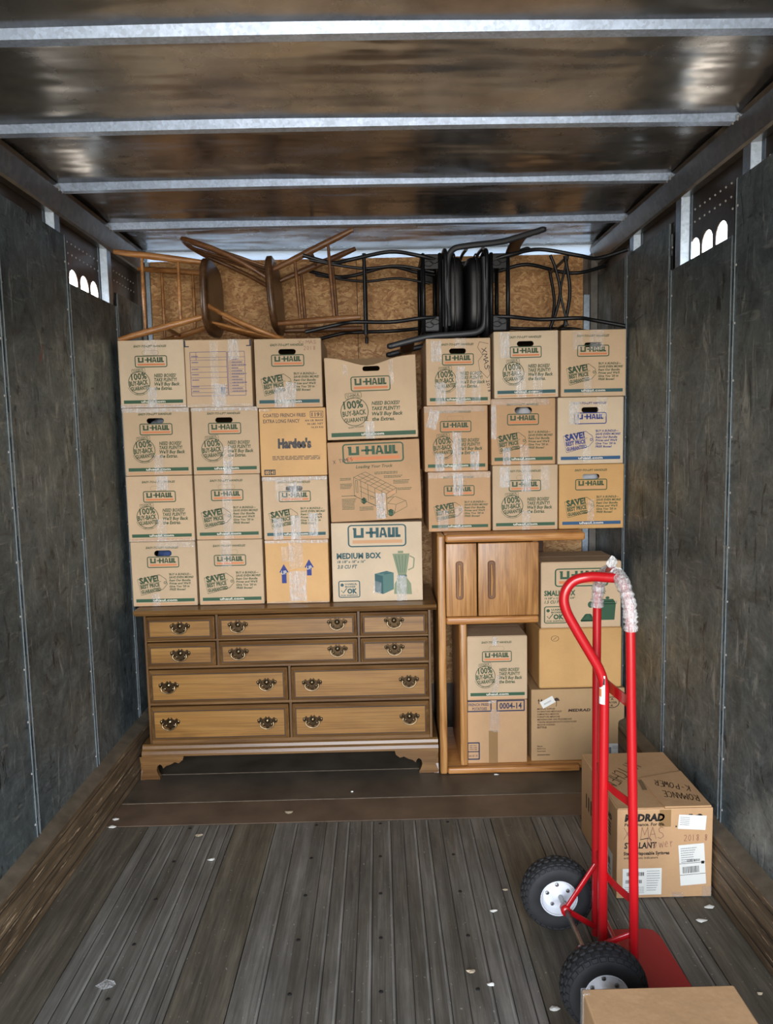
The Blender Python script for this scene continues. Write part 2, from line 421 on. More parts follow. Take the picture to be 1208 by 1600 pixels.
# ------------------------------------------------------------------ lettering and printed shapes
_tc = {}
def glyphs(s, shear=0, bold=0, font=None):
    k = (s, shear, bold)
    if k in _tc: return _tc[k]
    cu = bpy.data.curves.new('t', 'FONT'); cu.body = s; cu.size = 1; cu.shear = shear; cu.offset = bold; cu.resolution_u = 2
    cu.fill_mode = 'BOTH'; cu.space_character = 1.0 + bold*.8
    o = bpy.data.objects.new('t', cu); COL.objects.link(o)
    me = bpy.data.meshes.new_from_object(o)
    vs = [(v.co.x, v.co.y) for v in me.vertices]; fs = [list(p.vertices) for p in me.polygons]
    bpy.data.objects.remove(o, do_unlink=True); bpy.data.curves.remove(cu); bpy.data.meshes.remove(me)
    if not vs: vs = [(0, 0)]
    xs = [a for a, b in vs]; ys = [b for a, b in vs]
    _tc[k] = (vs, fs, min(xs), max(xs), min(ys), max(ys)); return _tc[k]

class Print:
    """flat ink on one face: u to the right 0..W, v up 0..H, origin and axes given in object space"""
    def __init__(s, mb, org, U, V, N, W=1, H=1, off=.0004):
        s.mb = mb; s.o = Vector(org); s.U = Vector(U); s.V = Vector(V); s.N = Vector(N); s.W = W; s.H = H; s.off = off
    def P(s, u, v, l=0): return s.o + s.U*(u*s.W) + s.V*(v*s.H) + s.N*(s.off*(1+l))
    def poly(s, pts, m, l=0): s.mb.add([s.P(u, v, l) for u, v in pts], [list(range(len(pts)))], m)
    def rect(s, u0, v0, u1, v1, m, l=0, rot=0, c=None):
        pts = [(u0, v0), (u1, v0), (u1, v1), (u0, v1)]
        if rot:
            cx, cy = c or ((u0+u1)/2, (v0+v1)/2); a = math.radians(rot)
            pts = [(cx+(x-cx)*math.cos(a)-(y-cy)*math.sin(a), cy+(x-cx)*math.sin(a)+(y-cy)*math.cos(a)) for x, y in pts]
        s.poly(pts, m, l)
    def line(s, pts, wd, m, l=0, closed=False):
        n = len(pts); vs = []; P = [Vector((a, b)) for a, b in pts]
        for i in range(n):
            a = P[(i-1) % n] if closed or i > 0 else P[i]; b = P[(i+1) % n] if closed or i < n-1 else P[i]
            d = (b-a); d = d.normalized() if d.length > 1e-9 else Vector((1, 0)); nn = Vector((-d.y, d.x))*wd/2
            vs += [s.P(*(P[i]+nn), l), s.P(*(P[i]-nn), l)]
        fs = [(2*i, 2*i+1, (2*i+3) % (2*n), (2*i+2) % (2*n)) for i in range(n if closed else n-1)]
        s.mb.add(vs, fs, m)
    def seg(s, pts, wd, m, l=0):
        for a, b in zip(pts[:-1], pts[1:]): s.line([a, b], wd, m, l)
    def rring(s, u0, v0, u1, v1, r, wd, m, l=0, rot=0, c=None):
        pts = []
        for cx, cy, a0 in ((u1-r, v1-r, 0), (u0+r, v1-r, 90), (u0+r, v0+r, 180), (u1-r, v0+r, 270)):
            for k in range(5):
                a = math.radians(a0+90*k/4); pts.append((cx+r*math.cos(a), cy+r*math.sin(a)))
        if rot:
            cx, cy = c or ((u0+u1)/2, (v0+v1)/2); a = math.radians(rot)
            pts = [(cx+(x-cx)*math.cos(a)-(y-cy)*math.sin(a), cy+(x-cx)*math.sin(a)+(y-cy)*math.cos(a)) for x, y in pts]
        s.line(pts, wd, m, l, True)
    def ring(s, cx, cy, r, wd, m, l=0, a0=0, a1=360, n=28):
        full = a1-a0 >= 360
        pts = [(cx+r*math.cos(math.radians(a0+(a1-a0)*k/n)), cy+r*math.sin(math.radians(a0+(a1-a0)*k/n))) for k in range(n if full else n+1)]
        s.line(pts, wd, m, l, full)
    def disc(s, cx, cy, rx, ry, m, l=0, n=20):
        s.poly([(cx+rx*math.cos(2*math.pi*k/n), cy+ry*math.sin(2*math.pi*k/n)) for k in range(n)], m, l)
    def txt(s, t, u, v, h, m, width=None, bold=.02, shear=0, l=0, rot=0, align='l', maxw=None):
        vs, fs, x0, x1, y0, y1 = glyphs(t, shear, bold)
        cap = .70; k = h/cap; kx = k
        if width: kx = width/(x1-x0)
        tw = (x1-x0)*kx; ox = {'l': 0, 'c': -tw/2, 'r': -tw}[align]; a = math.radians(rot)
        out = []
        for x, y in vs:
            px = (x-x0)*kx+ox; py = y*k
            out.append(s.P(u+px*math.cos(a)-py*math.sin(a), v+px*math.sin(a)+py*math.cos(a), l))
        s.mb.add(out, fs, m)

def brand_word(p, u0, v0, u1, v1, m, l=0):
    """blocky U-HAUL lettering in the box u0..u1, v0..v1"""
    W, H = u1-u0, v1-v0
    X = lambda a: u0+a*W; Y = lambda a: v0+a*H
    R = lambda a, b, c, d: p.rect(X(a), Y(b), X(c), Y(d), m, l)
    t = .062; hb = .27
    R(-.012, .84, .01, 1); R(.0, 0, .0+t, 1); R(t, 0, .155, hb); R(.155, 0, .155+t, 1)          # U with left lip
    R(.26, .39, .36, .61)                                                                     # hyphen joined to the H
    R(.345, 0, .345+t, 1); R(.395, .38, .475, .62); R(.475, 0, .475+t, 1)                         # H
    p.poly([(X(.545), Y(0)), (X(.595), Y(0)), (X(.622), Y(1)), (X(.595), Y(1))], m, l)
    p.poly([(X(.595), Y(1)), (X(.66), Y(1)), (X(.72), Y(0)), (X(.668), Y(0)), (X(.63), Y(.76)), (X(.612), Y(.76))], m, l)
    R(.60, .2, .665, .4)                                                                        # A
    R(.73, 0, .73+t, 1); R(.78, 0, .83, hb); R(.82, 0, .82+t, 1)                                 # U
    R(.89, 0, .89+t, 1); R(.94, 0, 1.0, hb)                                                      # L
def logo(p, u0, v0, u1, v1, m, bar='orange', wd=.014, l=0):
    H = v1-v0; W = u1-u0
    p.rring(u0, v0, u1, v1, .1*H*1.4, wd, m, l)
    if bar: p.rect(u0+.07*W, v0+.14*H, u1-.06*W, v0+.30*H, bar, l)
    brand_word(p, u0+.09*W, v0+.41*H, u1-.09*W, v0+.88*H, m, l)
def handles_text(p, ink, x=.49, y=.895): p.txt('EASY-TO-LIFT HANDLES', x, y, .030, ink, width=.50, bold=.035, shear=.25, align='c')
def band(p, band_ink, peach=True):
    p.rect(.05, .065, .955, .115, band_ink)
    p.txt('uhaul.com', .5, .076, .034, 'white', width=.37, bold=.03, l=1, align='c')
    if peach: p.rect(.05, .02, .955, .045, 'peach')
def front_buyback(p, ink='olive', bi='green', bar='orange', peach=True, dx=0):
    handles_text(p, ink)
    logo(p, .255+dx, .605, .735+dx, .765, ink, bar)
    cx, cy = .30, .375
    p.ring(cx, cy, .163, .010, ink); p.ring(cx, cy-.004, .183, .005, ink, a0=200, a1=340)
    p.rring(cx-.105, cy+.155, cx+.095, cy+.205, .01, .005, ink, rot=6); p.txt('U-HAUL', cx-.085, cy+.160, .032, ink, width=.16, bold=.02, rot=6)
    p.txt('100%', cx-.115, cy+.038, .092, ink, width=.235, bold=.03, rot=5)
    p.txt('BUY-BACK', cx-.148, cy-.050, .068, ink, width=.285, bold=.04, rot=5)
    p.txt('GUARANTEE', cx-.130, cy-.122, .056, ink, width=.285, bold=.038, rot=5)
    p.txt('WORRY-WITH-EASE', cx-.075, cy-.180, .014, ink, width=.15, bold=.02, rot=4)
    for k, t in enumerate(('NEED BOXES?', 'TAKE PLENTY!', "We'll Buy Back", 'the Extras.')):
        p.txt(t, .53, .452-.063*k, .049, ink, width=(.335, .345, .385, .27)[k], bold=.032, shear=.22)
    band(p, bi, peach)
def front_save(p, ink='olive', bi='green', bar='orange', peach=True, dx=0):
    handles_text(p, ink)
    logo(p, .255+dx, .605, .735+dx, .765, ink, bar)
    T = [(.085, .42), (.43, .49), (.525, .42), (.545, .345), (.475, .265), (.135, .175)]
    p.line(T, .008, ink, closed=True); p.ring(.51, .365, .017, .009, ink, n=12)
    p.txt('SAVE!', .12, .352, .088, ink, width=.30, bold=.055, rot=9)
    p.line([(.115, .335), (.45, .388)], .006, ink)
    p.txt('BEST PRICE', .13, .272, .056, ink, width=.30, bold=.05, rot=8)
    p.txt('GUARANTEED', .14, .200, .050, ink, width=.31, bold=.05, rot=8)
    for k, t in enumerate(("'BUY A BUNDLE\u2014", 'SAVE EVEN MORE!', 'Rent Our Bundle', "Prices and We'll", "Give You '20 in", 'FREE Boxes!')):
        p.txt(t, .575, .478-.047*k, .031, ink, width=(.35, .38, .33, .33, .31, .25)[k], bold=.035, shear=.2)
    band(p, bi, peach)
def perf_slot(p, u=.49, v=.81):
    p.rring(u-.125, v-.035, u+.125, v+.035, .034, .004, 'perf')
def stamp_ok(p, u0, v0, u1, v1, ink):
    W, H = u1-u0, v1-v0
    p.rring(u0, v0, u1, v1, .1*H, .05*W, ink)
    p.disc(u0+.16*W, v0+.76*H, .08*W, .1*H, ink)
    p.txt('U-HAUL', u0+.30*W, v0+.76*H, .11*H, ink, width=.58*W, bold=.04); p.txt('BOXES', u0+.30*W, v0+.60*H, .10*H, ink, width=.5*W, bold=.04)
    p.line([(u0+.12*W, v0+.42*H), (u0+.20*W, v0+.26*H), (u0+.38*W, v0+.56*H)], .045*W, ink)
    p.txt('OK', u0+.40*W, v0+.24*H, .28*H, ink, width=.48*W, bold=.06); p.txt('FOR SHIPPING', u0+.1*W, v0+.07*H, .09*H, ink, width=.8*W, bold=.03)
def hand(p, word, u, v, h, m, wd=.008, rot=0, l=2, width=None):
    """hand lettering drawn as strokes"""
    S = {'X': [[(0,0),(.7,1)],[(0,1),(.65,0)]], 'M': [[(0,0),(.12,1),(.4,.35),(.7,1),(.8,0)]], 'A': [[(0,0),(.35,1),(.7,0)],[(.12,.38),(.6,.4)]],
         'S': [[(.6,.9),(.35,1),(.1,.8),(.2,.55),(.5,.45),(.6,.2),(.3,0),(0,.12)]], 'T': [[(0,1),(.8,1)],[(.4,1),(.38,0)]],
         '2': [[(0,.8),(.25,1),(.5,.8),(.4,.45),(0,0),(.6,.03)]], '0': [[(.3,1),(.05,.7),(.05,.25),(.3,0),(.5,.3),(.5,.75),(.3,1)]], '1': [[(.2,1),(.2,0)]],
         '8': [[(.45,.85),(.25,1),(.05,.8),(.45,.3),(.25,0),(.02,.25),(.4,.65),(.45,.85)]], '-': [[(.05,.5),(.45,.5)]],
         'O': [[(.35,1),(.02,.6),(.1,.1),(.4,0),(.68,.4),(.6,.9),(.35,1)]], 'N': [[(0,0),(.05,1),(.6,0),(.65,1)]], 'K': [[(0,1),(.03,0)],[(.6,1),(.05,.45),(.65,0)]],
         'C': [[(.6,.85),(.3,1),(.02,.6),(.1,.12),(.35,0),(.62,.15)]], 'H': [[(0,1),(0,0)],[(.6,1),(.6,0)],[(0,.5),(.6,.5)]], 'E': [[(.6,1),(0,1),(.03,0),(.6,0)],[(0,.5),(.45,.5)]],
         'W': [[(0,1),(.15,0),(.35,.6),(.55,0),(.75,1)]], 'Y': [[(0,1),(.3,.5),(.6,1)],[(.3,.5),(.28,0)]], 'I': [[(.2,1),(.2,0)]], 'P': [[(0,0),(.03,1),(.5,.9),(.5,.55),(.05,.48)]], 'w': [[(0,.55),(.15,0),(.32,.45),(.5,0),(.68,.55)]], 'e': [[(.02,.28),(.45,.32),(.3,.58),(.05,.4),(.08,.08),(.45,.05)]],
         'r': [[(0,.55),(.05,0)],[(.05,.35),(.3,.55)]], 'o': [[(.25,.58),(.02,.3),(.2,0),(.45,.28),(.25,.58)]], 'V': [[(0,1),(.3,0),(.6,1)]], 'L': [[(0,1),(0,0),(.5,0)]],
         'R': [[(0,0),(.02,1),(.5,.85),(.45,.55),(.05,.5),(.6,0)]], 'D': [[(0,0),(.02,1),(.45,.85),(.55,.4),(.35,.05),(0,0)]], ' ': []}
    a = math.radians(rot); x = 0
    adv = .85
    tot = len(word)*adv; kx = (width/tot if width else h)
    for ch in word:
        for st in S.get(ch, []):
            pts = []
            for px, py in st:
                qx = (x+px)*kx; qy = py*h
                pts.append((u+qx*math.cos(a)-qy*math.sin(a), v+qx*math.sin(a)+qy*math.cos(a)))
            p.seg(pts, wd, m, l)
        x += adv
def fake_lines(p, u0, u1, v, rows, gap, h, m, seed=1, l=1):
    rnd = random.Random(seed)
    for r in range(rows):
        x = u0
        while x < u1:
            wd = rnd.uniform(.03, .1)*(u1-u0)*1.5
            p.rect(x, v-r*gap, min(u1, x+wd), v-r*gap+h, m, l); x += wd+.02*(u1-u0)
        u1 = u1 if rnd.random() < .6 else u0+(u1-u0)*.92
def barcode(p, u0, v0, u1, v1, m='black', seed=1, l=2):
    rnd = random.Random(seed); x = u0; W = u1-u0
    while x < u1:
        b = rnd.uniform(.012, .04)*W; p.rect(x, v0, min(u1, x+b), v1, m, l); x += b+rnd.uniform(.012, .035)*W

# ================================================================== THE TRUCK BODY
XL, XR, ZC = -1.258, 1.202, 2.672
Y0, Y1 = -1.4, 4.13; ZT = 2.78
SEAM_L = [3.690-.5685*k for k in range(9)]; SEAM_R = [3.619-.5425*k for k in range(9)]

# floor: boards running lengthwise, then three cross plates
fl = MB()
bands = [(-1.258, -1.03, 'fl_brown', 0), (-1.03, -.845, 'fl_light', 3), (-.845, -.655, 'fl_light', 4), (-.655, -.478, 'fl_brown', 0), (-.478, -.302, 'fl_light', 1),
         (-.302, -.028, 'fl_grey', 5), (-.028, .262, 'fl_grey', 5), (.262, .448, 'fl_light', 3), (.448, .625, 'fl_brown', 0), (.625, .842, 'fl_light', 4), (.842, 1.02, 'fl_grey', 2), (1.02, 1.202, 'fl_brown', 0)]
for x0, x1, m, nr in bands:
    fl.box(x0+.0015, x1-.0015, Y0, 3.058, -.03, 0, m, .0012)
    if nr:
        for k in range(nr):
            xx = x0+(x1-x0)*(k+.7)/(nr+.4)
            fl.box(xx-.0035, xx+.0035, Y0, 3.05, -.004, .0016, 'fl_ridge' if (k*7+int(x0*50)) % 3 else m, .001)           # raised ridge; light caught on it is put into the paler colour
            fl.box(xx+.006, xx+.0085, Y0, 3.05, -.0006, .0003, 'fl_gap')
for x in (-.845, -.302, -.028, .262, .842):                                       # screw strips with screw heads
    fl.box(x-.012, x+.012, Y0, 3.05, -.002, .0012, 'fl_grey', .0008)
    for k in range(13):
        fl.lathe([(0, .0025), (.006, .0025), (.0075, .001), (.0075, 0)], 'fl_gap', 8, Matrix.Translation((x, 3.02-.24*k-(0 if k else -.01), 0)))
fl.box(XL, XR, 3.060, 3.262, -.03, .001, 'fl_plate', .002); fl.box(XL, XR, 3.266, 3.553, -.03, .001, 'fl_dark', .002); fl.box(XL, XR, 3.557, Y1, -.03, .001, 'fl_dark', .002)
fl.box(XL, XR, 3.257, 3.262, -.001, .0022, 'fl_edge', .0005); fl.box(XL, XR, 3.549, 3.553, -.001, .0022, 'fl_edge', .0005)
fl.box(XL, XR, Y0, Y1, -.08, -.03, 'fl_gap')
struct('floor', fl)

# ceiling skin with slight dishing, rolled down at the front
ce = MB(); nx, ny = 24, 60; vs = []
for j in range(ny+1):
    y = Y0+(Y1+.02-Y0)*j/ny
    for i in range(nx+1):
        x = XL-.12+(XR-XL+.24)*i/nx
        z = ZC+.004+.004*math.sin(x*2.6+y*1.1)-.007*math.cos((y-1.933)/.548*2*math.pi)
        vs.append((x, y, z))
ce.add(vs, [(j*(nx+1)+i, (j+1)*(nx+1)+i, (j+1)*(nx+1)+i+1, j*(nx+1)+i+1) for j in range(ny) for i in range(nx)], 'roof', True)
ceo = ce.build('ceiling'); ceo['kind'] = 'structure'
md = ceo.modifiers.new('s', 'SOLIDIFY'); md.thickness = .004; md.offset = 1

# roof ribs
k = 0
for i in range(-6, 4):
    Y = 1.933+.548*i; rb = MB()
    prof = [(Y-.014, 2.668), (Y, 2.641), (Y+.034, 2.641), (Y+.046, 2.668)]
    prof2 = [(a, 2.692 if b > 2.66 else b+.003) for a, b in reversed(prof)]
    n = 12; vs = []
    for s_ in range(n+1):
        x = XL+.02+(XR-XL-.04)*s_/n; c = .005*(1-((s_/n)*2-1)**2)
        vs += [(x, a, b+c) for a, b in prof+prof2]
    q = len(prof+prof2)
    rb.add(vs, [(s_*q+a, s_*q+(a+1) % q, (s_+1)*q+(a+1) % q, (s_+1)*q+a) for s_ in range(n) for a in range(q)], 'galv')
    k += 1; struct('trim_%d' % k, rb)

# side rails under the roof, wall skins, posts, liners
def slot_shape(cy, z0, wd, z1):
    pts = [(cy-wd/2, z0), (cy+wd/2, z0)]
    for t in range(9):
        a = math.pi*t/8; pts.append((cy+wd/2*math.cos(a), z1-wd*.45+wd*.45*math.sin(a)))
    return pts
def skin_with_slots(x0, x1, ya, yb, za, zb, slots, m):
    cu = bpy.data.curves.new('c', 'CURVE'); cu.dimensions = '2D'; cu.fill_mode = 'BOTH'; cu.extrude = abs(x1-x0)/2
    def spl(pts):
        s_ = cu.splines.new('POLY'); s_.points.add(len(pts)-1); s_.use_cyclic_u = True
        for i, (a, b) in enumerate(pts): s_.points[i].co = (a, b, 0, 1)
    spl([(ya, za), (yb, za), (yb, zb), (ya, zb)])
    for c in slots: spl(c)
    o = bpy.data.objects.new('c', cu); COL.objects.link(o); me = bpy.data.meshes.new_from_object(o)
    r = ([((x0+x1)/2+v.co.z, v.co.x, v.co.y) for v in me.vertices], [list(p.vertices) for p in me.polygons])
    bpy.data.objects.remove(o, do_unlink=True); bpy.data.curves.remove(cu); return r
def side(sgn, X, seams, tops, slotbay, slotc, nm):
    wall = MB()
    xo = X+sgn*.032
    # outer skin
    seg = [Y0]+sorted(seams)+[Y1]
    ya, yb = slotbay
    sl = [slot_shape(c, 2.26, .088, 2.392) for c in slotc]
    for a, b in ((Y0, ya), (yb, Y1)): wall.box(min(xo, xo+sgn*.004), max(xo, xo+sgn*.004), a, b, 0, ZT, 'skin')
    v_, f_ = skin_with_slots(xo, xo+sgn*.004, ya, yb, 2.0, ZT, sl, 'skin'); wall.add(v_, f_, 'skin')
    wall.box(min(xo, xo+sgn*.004), max(xo, xo+sgn*.004), ya, yb, 0, 2.0, 'skin')
    # liner panels between the seams
    ss = sorted(seams)
    ends = [Y0]+ss+[Y1]
    for i in range(len(ends)-1):
        a, b = ends[i], ends[i+1]
        t = tops(.5*(a+b))
        wall.box(min(X, X+sgn*.006), max(X, X+sgn*.006), a+.010, b-.010, .0, t, 'liner', .001)
    # seam strips: two bright edges with dark slots between
    for y in ss:
        t = max(tops(y-.2), tops(y+.2)) if tops(y-.2) < 2.4 or tops(y+.2) < 2.4 else tops(y)
        for d in (-.0135, .0095): wall.box(min(X-sgn*.004, X), max(X-sgn*.004, X), y+d, y+d+.004, .25, min(tops(y+(.2 if d > 0 else -.2)), t), 'seam', .0008)
        wall.box(min(X+sgn*.003, X+sgn*.006), max(X+sgn*.003, X+sgn*.006), y-.010, y+.010, .0, t, 'slot')
        z = .32
        while z < t-.12:
            wall.box(min(X-sgn*.0015, X+sgn*.004), max(X-sgn*.0015, X+sgn*.004), y-.0095, y+.0095, z, z+.085, 'liner'); z += .170
        for q in range(int(t/.19)):
            zz = .3+q*.19
            if zz < t-.03:
                for d in (-.018, .016):
                    wall.lathe([(0, .0035), (.003, .003), (.0048, 0)], 'rivet', 6, Matrix.Translation((X, y+d, zz)) @ Matrix.Rotation(-sgn*math.pi/2, 4, 'Y'))
    # rivet rows on the skin
    for zz in (2.452, 2.498):
        y = 2.0
        while y < Y1-.05:
            wall.lathe([(0, .004), (.003, .003), (.0045, 0)], 'rivet', 6, Matrix.Translation((xo, y, zz)) @ Matrix.Rotation(-sgn*math.pi/2, 4, 'Y')); y += .042
    struct('wall_'+nm, wall)
    # side rail
    r = MB(); s_ = sgn
    prof = [(X+s_*.03, 2.668), (X-s_*.028, 2.664), (X-s_*.034, 2.640), (X-s_*.012, 2.566), (X-s_*.002, 2.560), (X+s_*.03, 2.560)]
    r.prism(prof, Y0, Y1, 'side_rail')
    for i in range(-6, 4):
        for d in (-.02, .012):
            for z_ in (2.652, 2.645):
                r.lathe([(0, .005), (.004, .004), (.006, 0)], 'rivet', 8, Matrix.Translation((X-s_*.032, 1.933+.548*i+d, z_-.004)) @ Matrix.Rotation(-s_*math.pi/2, 4, 'Y'))
    global k; k += 1; struct('trim_%d' % k, r)
    # hat posts standing in front of the skin
    for y in ss:
        if y < 1.2: continue
        a = MB(); x_in = X+s_*.003; lo = min(tops(y-.2), tops(y+.2), 2.49)-.02
        P = [(y-.125, xo), (y-.105, xo), (y-.095, x_in), (y-.040, x_in), (y-.030, xo), (y-.012, xo), (y-.012, xo-s_*.002), (y-.032, xo-s_*.002), (y-.042, x_in-s_*.002), (y-.093, x_in-s_*.002), (y-.103, xo-s_*.002), (y-.125, xo-s_*.002)]
        a.prism([(q[1], q[0]) for q in P], lo, 2.562, 'post', plane='xy')
        k += 1; struct('trim_%d' % k, a)
    # rub rail at the floor
    b = MB()
    b.box(min(X-s_*.044, X), max(X-s_*.044, X), Y0, Y1, .001, .225, 'rub_rail', .004)
    for q_ in range(5):
        zz = .035+q_*.040; b.box(min(X-s_*.0448, X-s_*.043), max(X-s_*.0448, X-s_*.043), Y0, Y1, zz, zz+.003, 'bevel' if q_ % 2 else 'fl_gap')
    b.prism([(X, .252), (X, .222), (X-s_*.044, .222), (X-s_*.040, .232)], Y0, Y1, 'bevel')
    struct('baseboard_'+nm, b)
topsL = lambda y: 2.312 if 3.121 < y < 3.69 else (2.378 if y > 3.69 else 2.497)
topsR = lambda y: 2.303 if 2.534 < y < 3.0765 else (2.49 if y > 3.07 else 2.478)
side(-1, XL, SEAM_L, topsL, (3.1215, 3.69), (3.265, 3.385, 3.50), 'left')
side(1, XR, SEAM_R, topsR, (2.534, 3.0765), (2.925, 2.815, 2.70), 'right')

# front wall: OSB board, white header, corner posts
fw = MB()
fw.box(XL+.05, XR-.075, 4.10, 4.13, .25, 2.615, 'osb', .001); fw.box(-.10, -.097, 4.0995, 4.101, .25, 2.615, 'fl_gap')
fw.box(XL-.04, XR+.04, 4.13, 4.15, 0, 2.614, 'skin')
fw.box(XL-.04, XR+.04, 4.122, 4.126, 2.612, ZT, 'white_panel')
fw.box(XL+.025, XL+.05, 4.09, 4.13, .02, 2.612, 'post', .002); fw.box(XR-.075, XR-.04, 4.09, 4.13, .02, 2.40, 'post', .002)
fw.box(XR-.04, XR, 4.08, 4.13, .02, 2.612, 'side_rail', .002)
fw.box(XL, XL+.025, 4.08, 4.13, .02, 2.612, 'side_rail', .002)
struct('wall_front', fw)

# ================================================================== CARDBOARD BOXES
def slot_cutter(x, y, z, wd, h):
    bm = bmesh.new(); n = 8; ring = []
    for c, a0 in ((x+wd/2-h/2, -90), (x-wd/2+h/2, 90)):
        for k_ in range(n+1):
            a = math.radians(a0+180*k_/n); ring.append((c+h/2*math.cos(a), z+h/2*math.sin(a)))
    f = [bm.verts.new((a, y-.02, b)) for a, b in ring]; g = [bm.verts.new((a, y+.012, b)) for a, b in ring]
    bm.faces.new(f); bm.faces.new(g[::-1]); N = len(ring)
    for i in range(N): bm.faces.new((f[i], g[i], g[(i+1) % N], f[(i+1) % N]))
    bmesh.ops.recalc_face_normals(bm, faces=bm.faces[:]); return bm
def _obj(bm, m):
    me = bpy.data.meshes.new('x'); bm.to_mesh(me); bm.free()
    for q in m: me.materials.append(M[q])
    o = bpy.data.objects.new('x', me); COL.objects.link(o); return o
def carton(name, x0, x1, y0, dep, z0, z1, card, art=None, hole=None, tapes=(), label='', group=None, rot=0, yaw=0, sag=0, topseam=False, extra=None, smooth_bev=.004):
    """one box: x0..x1, front face at y0, depth dep, z0..z1; art(Print) prints on the front"""
    W, H = x1-x0, z1-z0; org = ((x0+x1)/2, y0+dep/2, z0)
    mb = MB()
    bm = bmesh.new(); bmesh.ops.create_cube(bm, size=1)
    for v in bm.verts: v.co = Vector((v.co.x*W, v.co.y*dep, (v.co.z+.5)*H))
    bmesh.ops.bevel(bm, geom=bm.edges[:], offset=smooth_bev, segments=2, affect='EDGES', profile=.5)
    if sag:
        bmesh.ops.subdivide_edges(bm, edges=[e_ for e_ in bm.edges if abs(e_.verts[0].co.x-e_.verts[1].co.x) > W*.5], cuts=14, use_grid_fill=True)
    if hole:
        hx, hz, hw, hh = hole
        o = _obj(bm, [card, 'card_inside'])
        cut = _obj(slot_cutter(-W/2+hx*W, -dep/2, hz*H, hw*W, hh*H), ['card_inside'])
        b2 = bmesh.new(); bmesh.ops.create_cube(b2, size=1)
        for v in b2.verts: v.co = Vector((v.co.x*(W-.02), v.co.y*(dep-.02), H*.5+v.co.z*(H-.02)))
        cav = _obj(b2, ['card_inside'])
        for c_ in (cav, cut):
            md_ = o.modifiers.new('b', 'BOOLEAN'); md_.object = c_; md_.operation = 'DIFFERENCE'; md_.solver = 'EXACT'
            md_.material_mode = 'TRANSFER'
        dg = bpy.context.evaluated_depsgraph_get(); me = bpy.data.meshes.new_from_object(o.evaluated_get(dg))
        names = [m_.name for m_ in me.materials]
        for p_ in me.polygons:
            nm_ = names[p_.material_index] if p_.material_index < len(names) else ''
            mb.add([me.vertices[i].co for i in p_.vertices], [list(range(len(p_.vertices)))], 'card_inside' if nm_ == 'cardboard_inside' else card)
        for q in (o, cut, cav): bpy.data.objects.remove(q, do_unlink=True)
    else:
        mb.addbm(bm, card, False)
    if topseam:
        mb.box(-W/2+.003, W/2-.003, -dep/2+.003, -.0015, H-.001, H+.0025, card, .001); mb.box(-W/2+.003, W/2-.003, .0015, dep/2-.003, H-.001, H+.0025, card, .001)
    pr = Print(mb, (-W/2, -dep/2, 0), (1, 0, 0), (0, 0, 1), (0, -1, 0), W, H)
    if art: art(pr)
    if extra: extra(mb, W, dep, H)
    wf = None
    if sag:
        def wf(v):
            t_ = max(0, (v.z/H-.885)/.115); fy = max(0, min(1, 1-(v.y+dep/2)/.2))
            u = (v.x/W+.5); s_ = math.exp(-((u-.47)/.26)**2)-.04
            v = v.copy(); v.z -= sag*t_*s_*(.4+.6*fy); v.y -= .0
            return v
    o = mb.build(name, warp=wf)
    o.location = org; o.rotation_euler = (0, math.radians(rot), math.radians(yaw))
    tag(o, label, 'box', group)
    for (u0, v0, u1, v1, *more) in tapes:
        mt = more[0] if more else 'tape'; ang = more[1] if len(more) > 1 else 0
        tb = MB(); tp = Print(tb, (-W/2, -dep/2, 0), (1, 0, 0), (0, 0, 1), (0, -1, 0), W, H, off=.0018)
        n = 10; rnd = random.Random(hash((round(u0*100), round(v0*100), round(x0*50))) & 0xffff)
        vs = []; a = math.radians(ang); cx, cy = (u0+u1)/2, (v0+v1)/2
        m_ = 4
        for j in range(n+1):
            for i in range(m_+1):
                u, v = u0+(u1-u0)*i/m_, v0+(v1-v0)*j/n
                if j in (0, n): v += rnd.uniform(-.012, .012)
                u_, v_ = cx+(u-cx)*math.cos(a)-(v-cy)*math.sin(a), cy+(u-cx)*math.sin(a)+(v-cy)*math.cos(a)
                vs.append(tp.P(max(.0, min(1, u_)), max(.0, min(1, v_)), 0)+Vector((0, -rnd.uniform(0, .0016), 0)))
        tb.add(vs, [(j*(m_+1)+i, j*(m_+1)+i+1, (j+1)*(m_+1)+i+1, (j+1)*(m_+1)+i) for j in range(n) for i in range(m_)], mt, True)
        tb.build('packing_tape', o, warp=wf)
    return o

H1 = (.49, .81, .26, .078)       # handle slot
GD = 'moving boxes stacked on the dresser'; GC = 'moving boxes stacked on the oak cabinet'; GI = 'boxes standing inside the oak cabinet base'
YD, YR, DEP = 3.595, 3.58, .416
TZ = 'tape_hazy'
def B(card): return lambda p: (front_buyback(p), perf_slot(p))
art_bb = lambda **k_: (lambda p: front_buyback(p, **k_)); art_sv = lambda **k_: (lambda p: front_save(p, **k_))
def with_(*fs): return lambda p: [f(p) for f in fs]

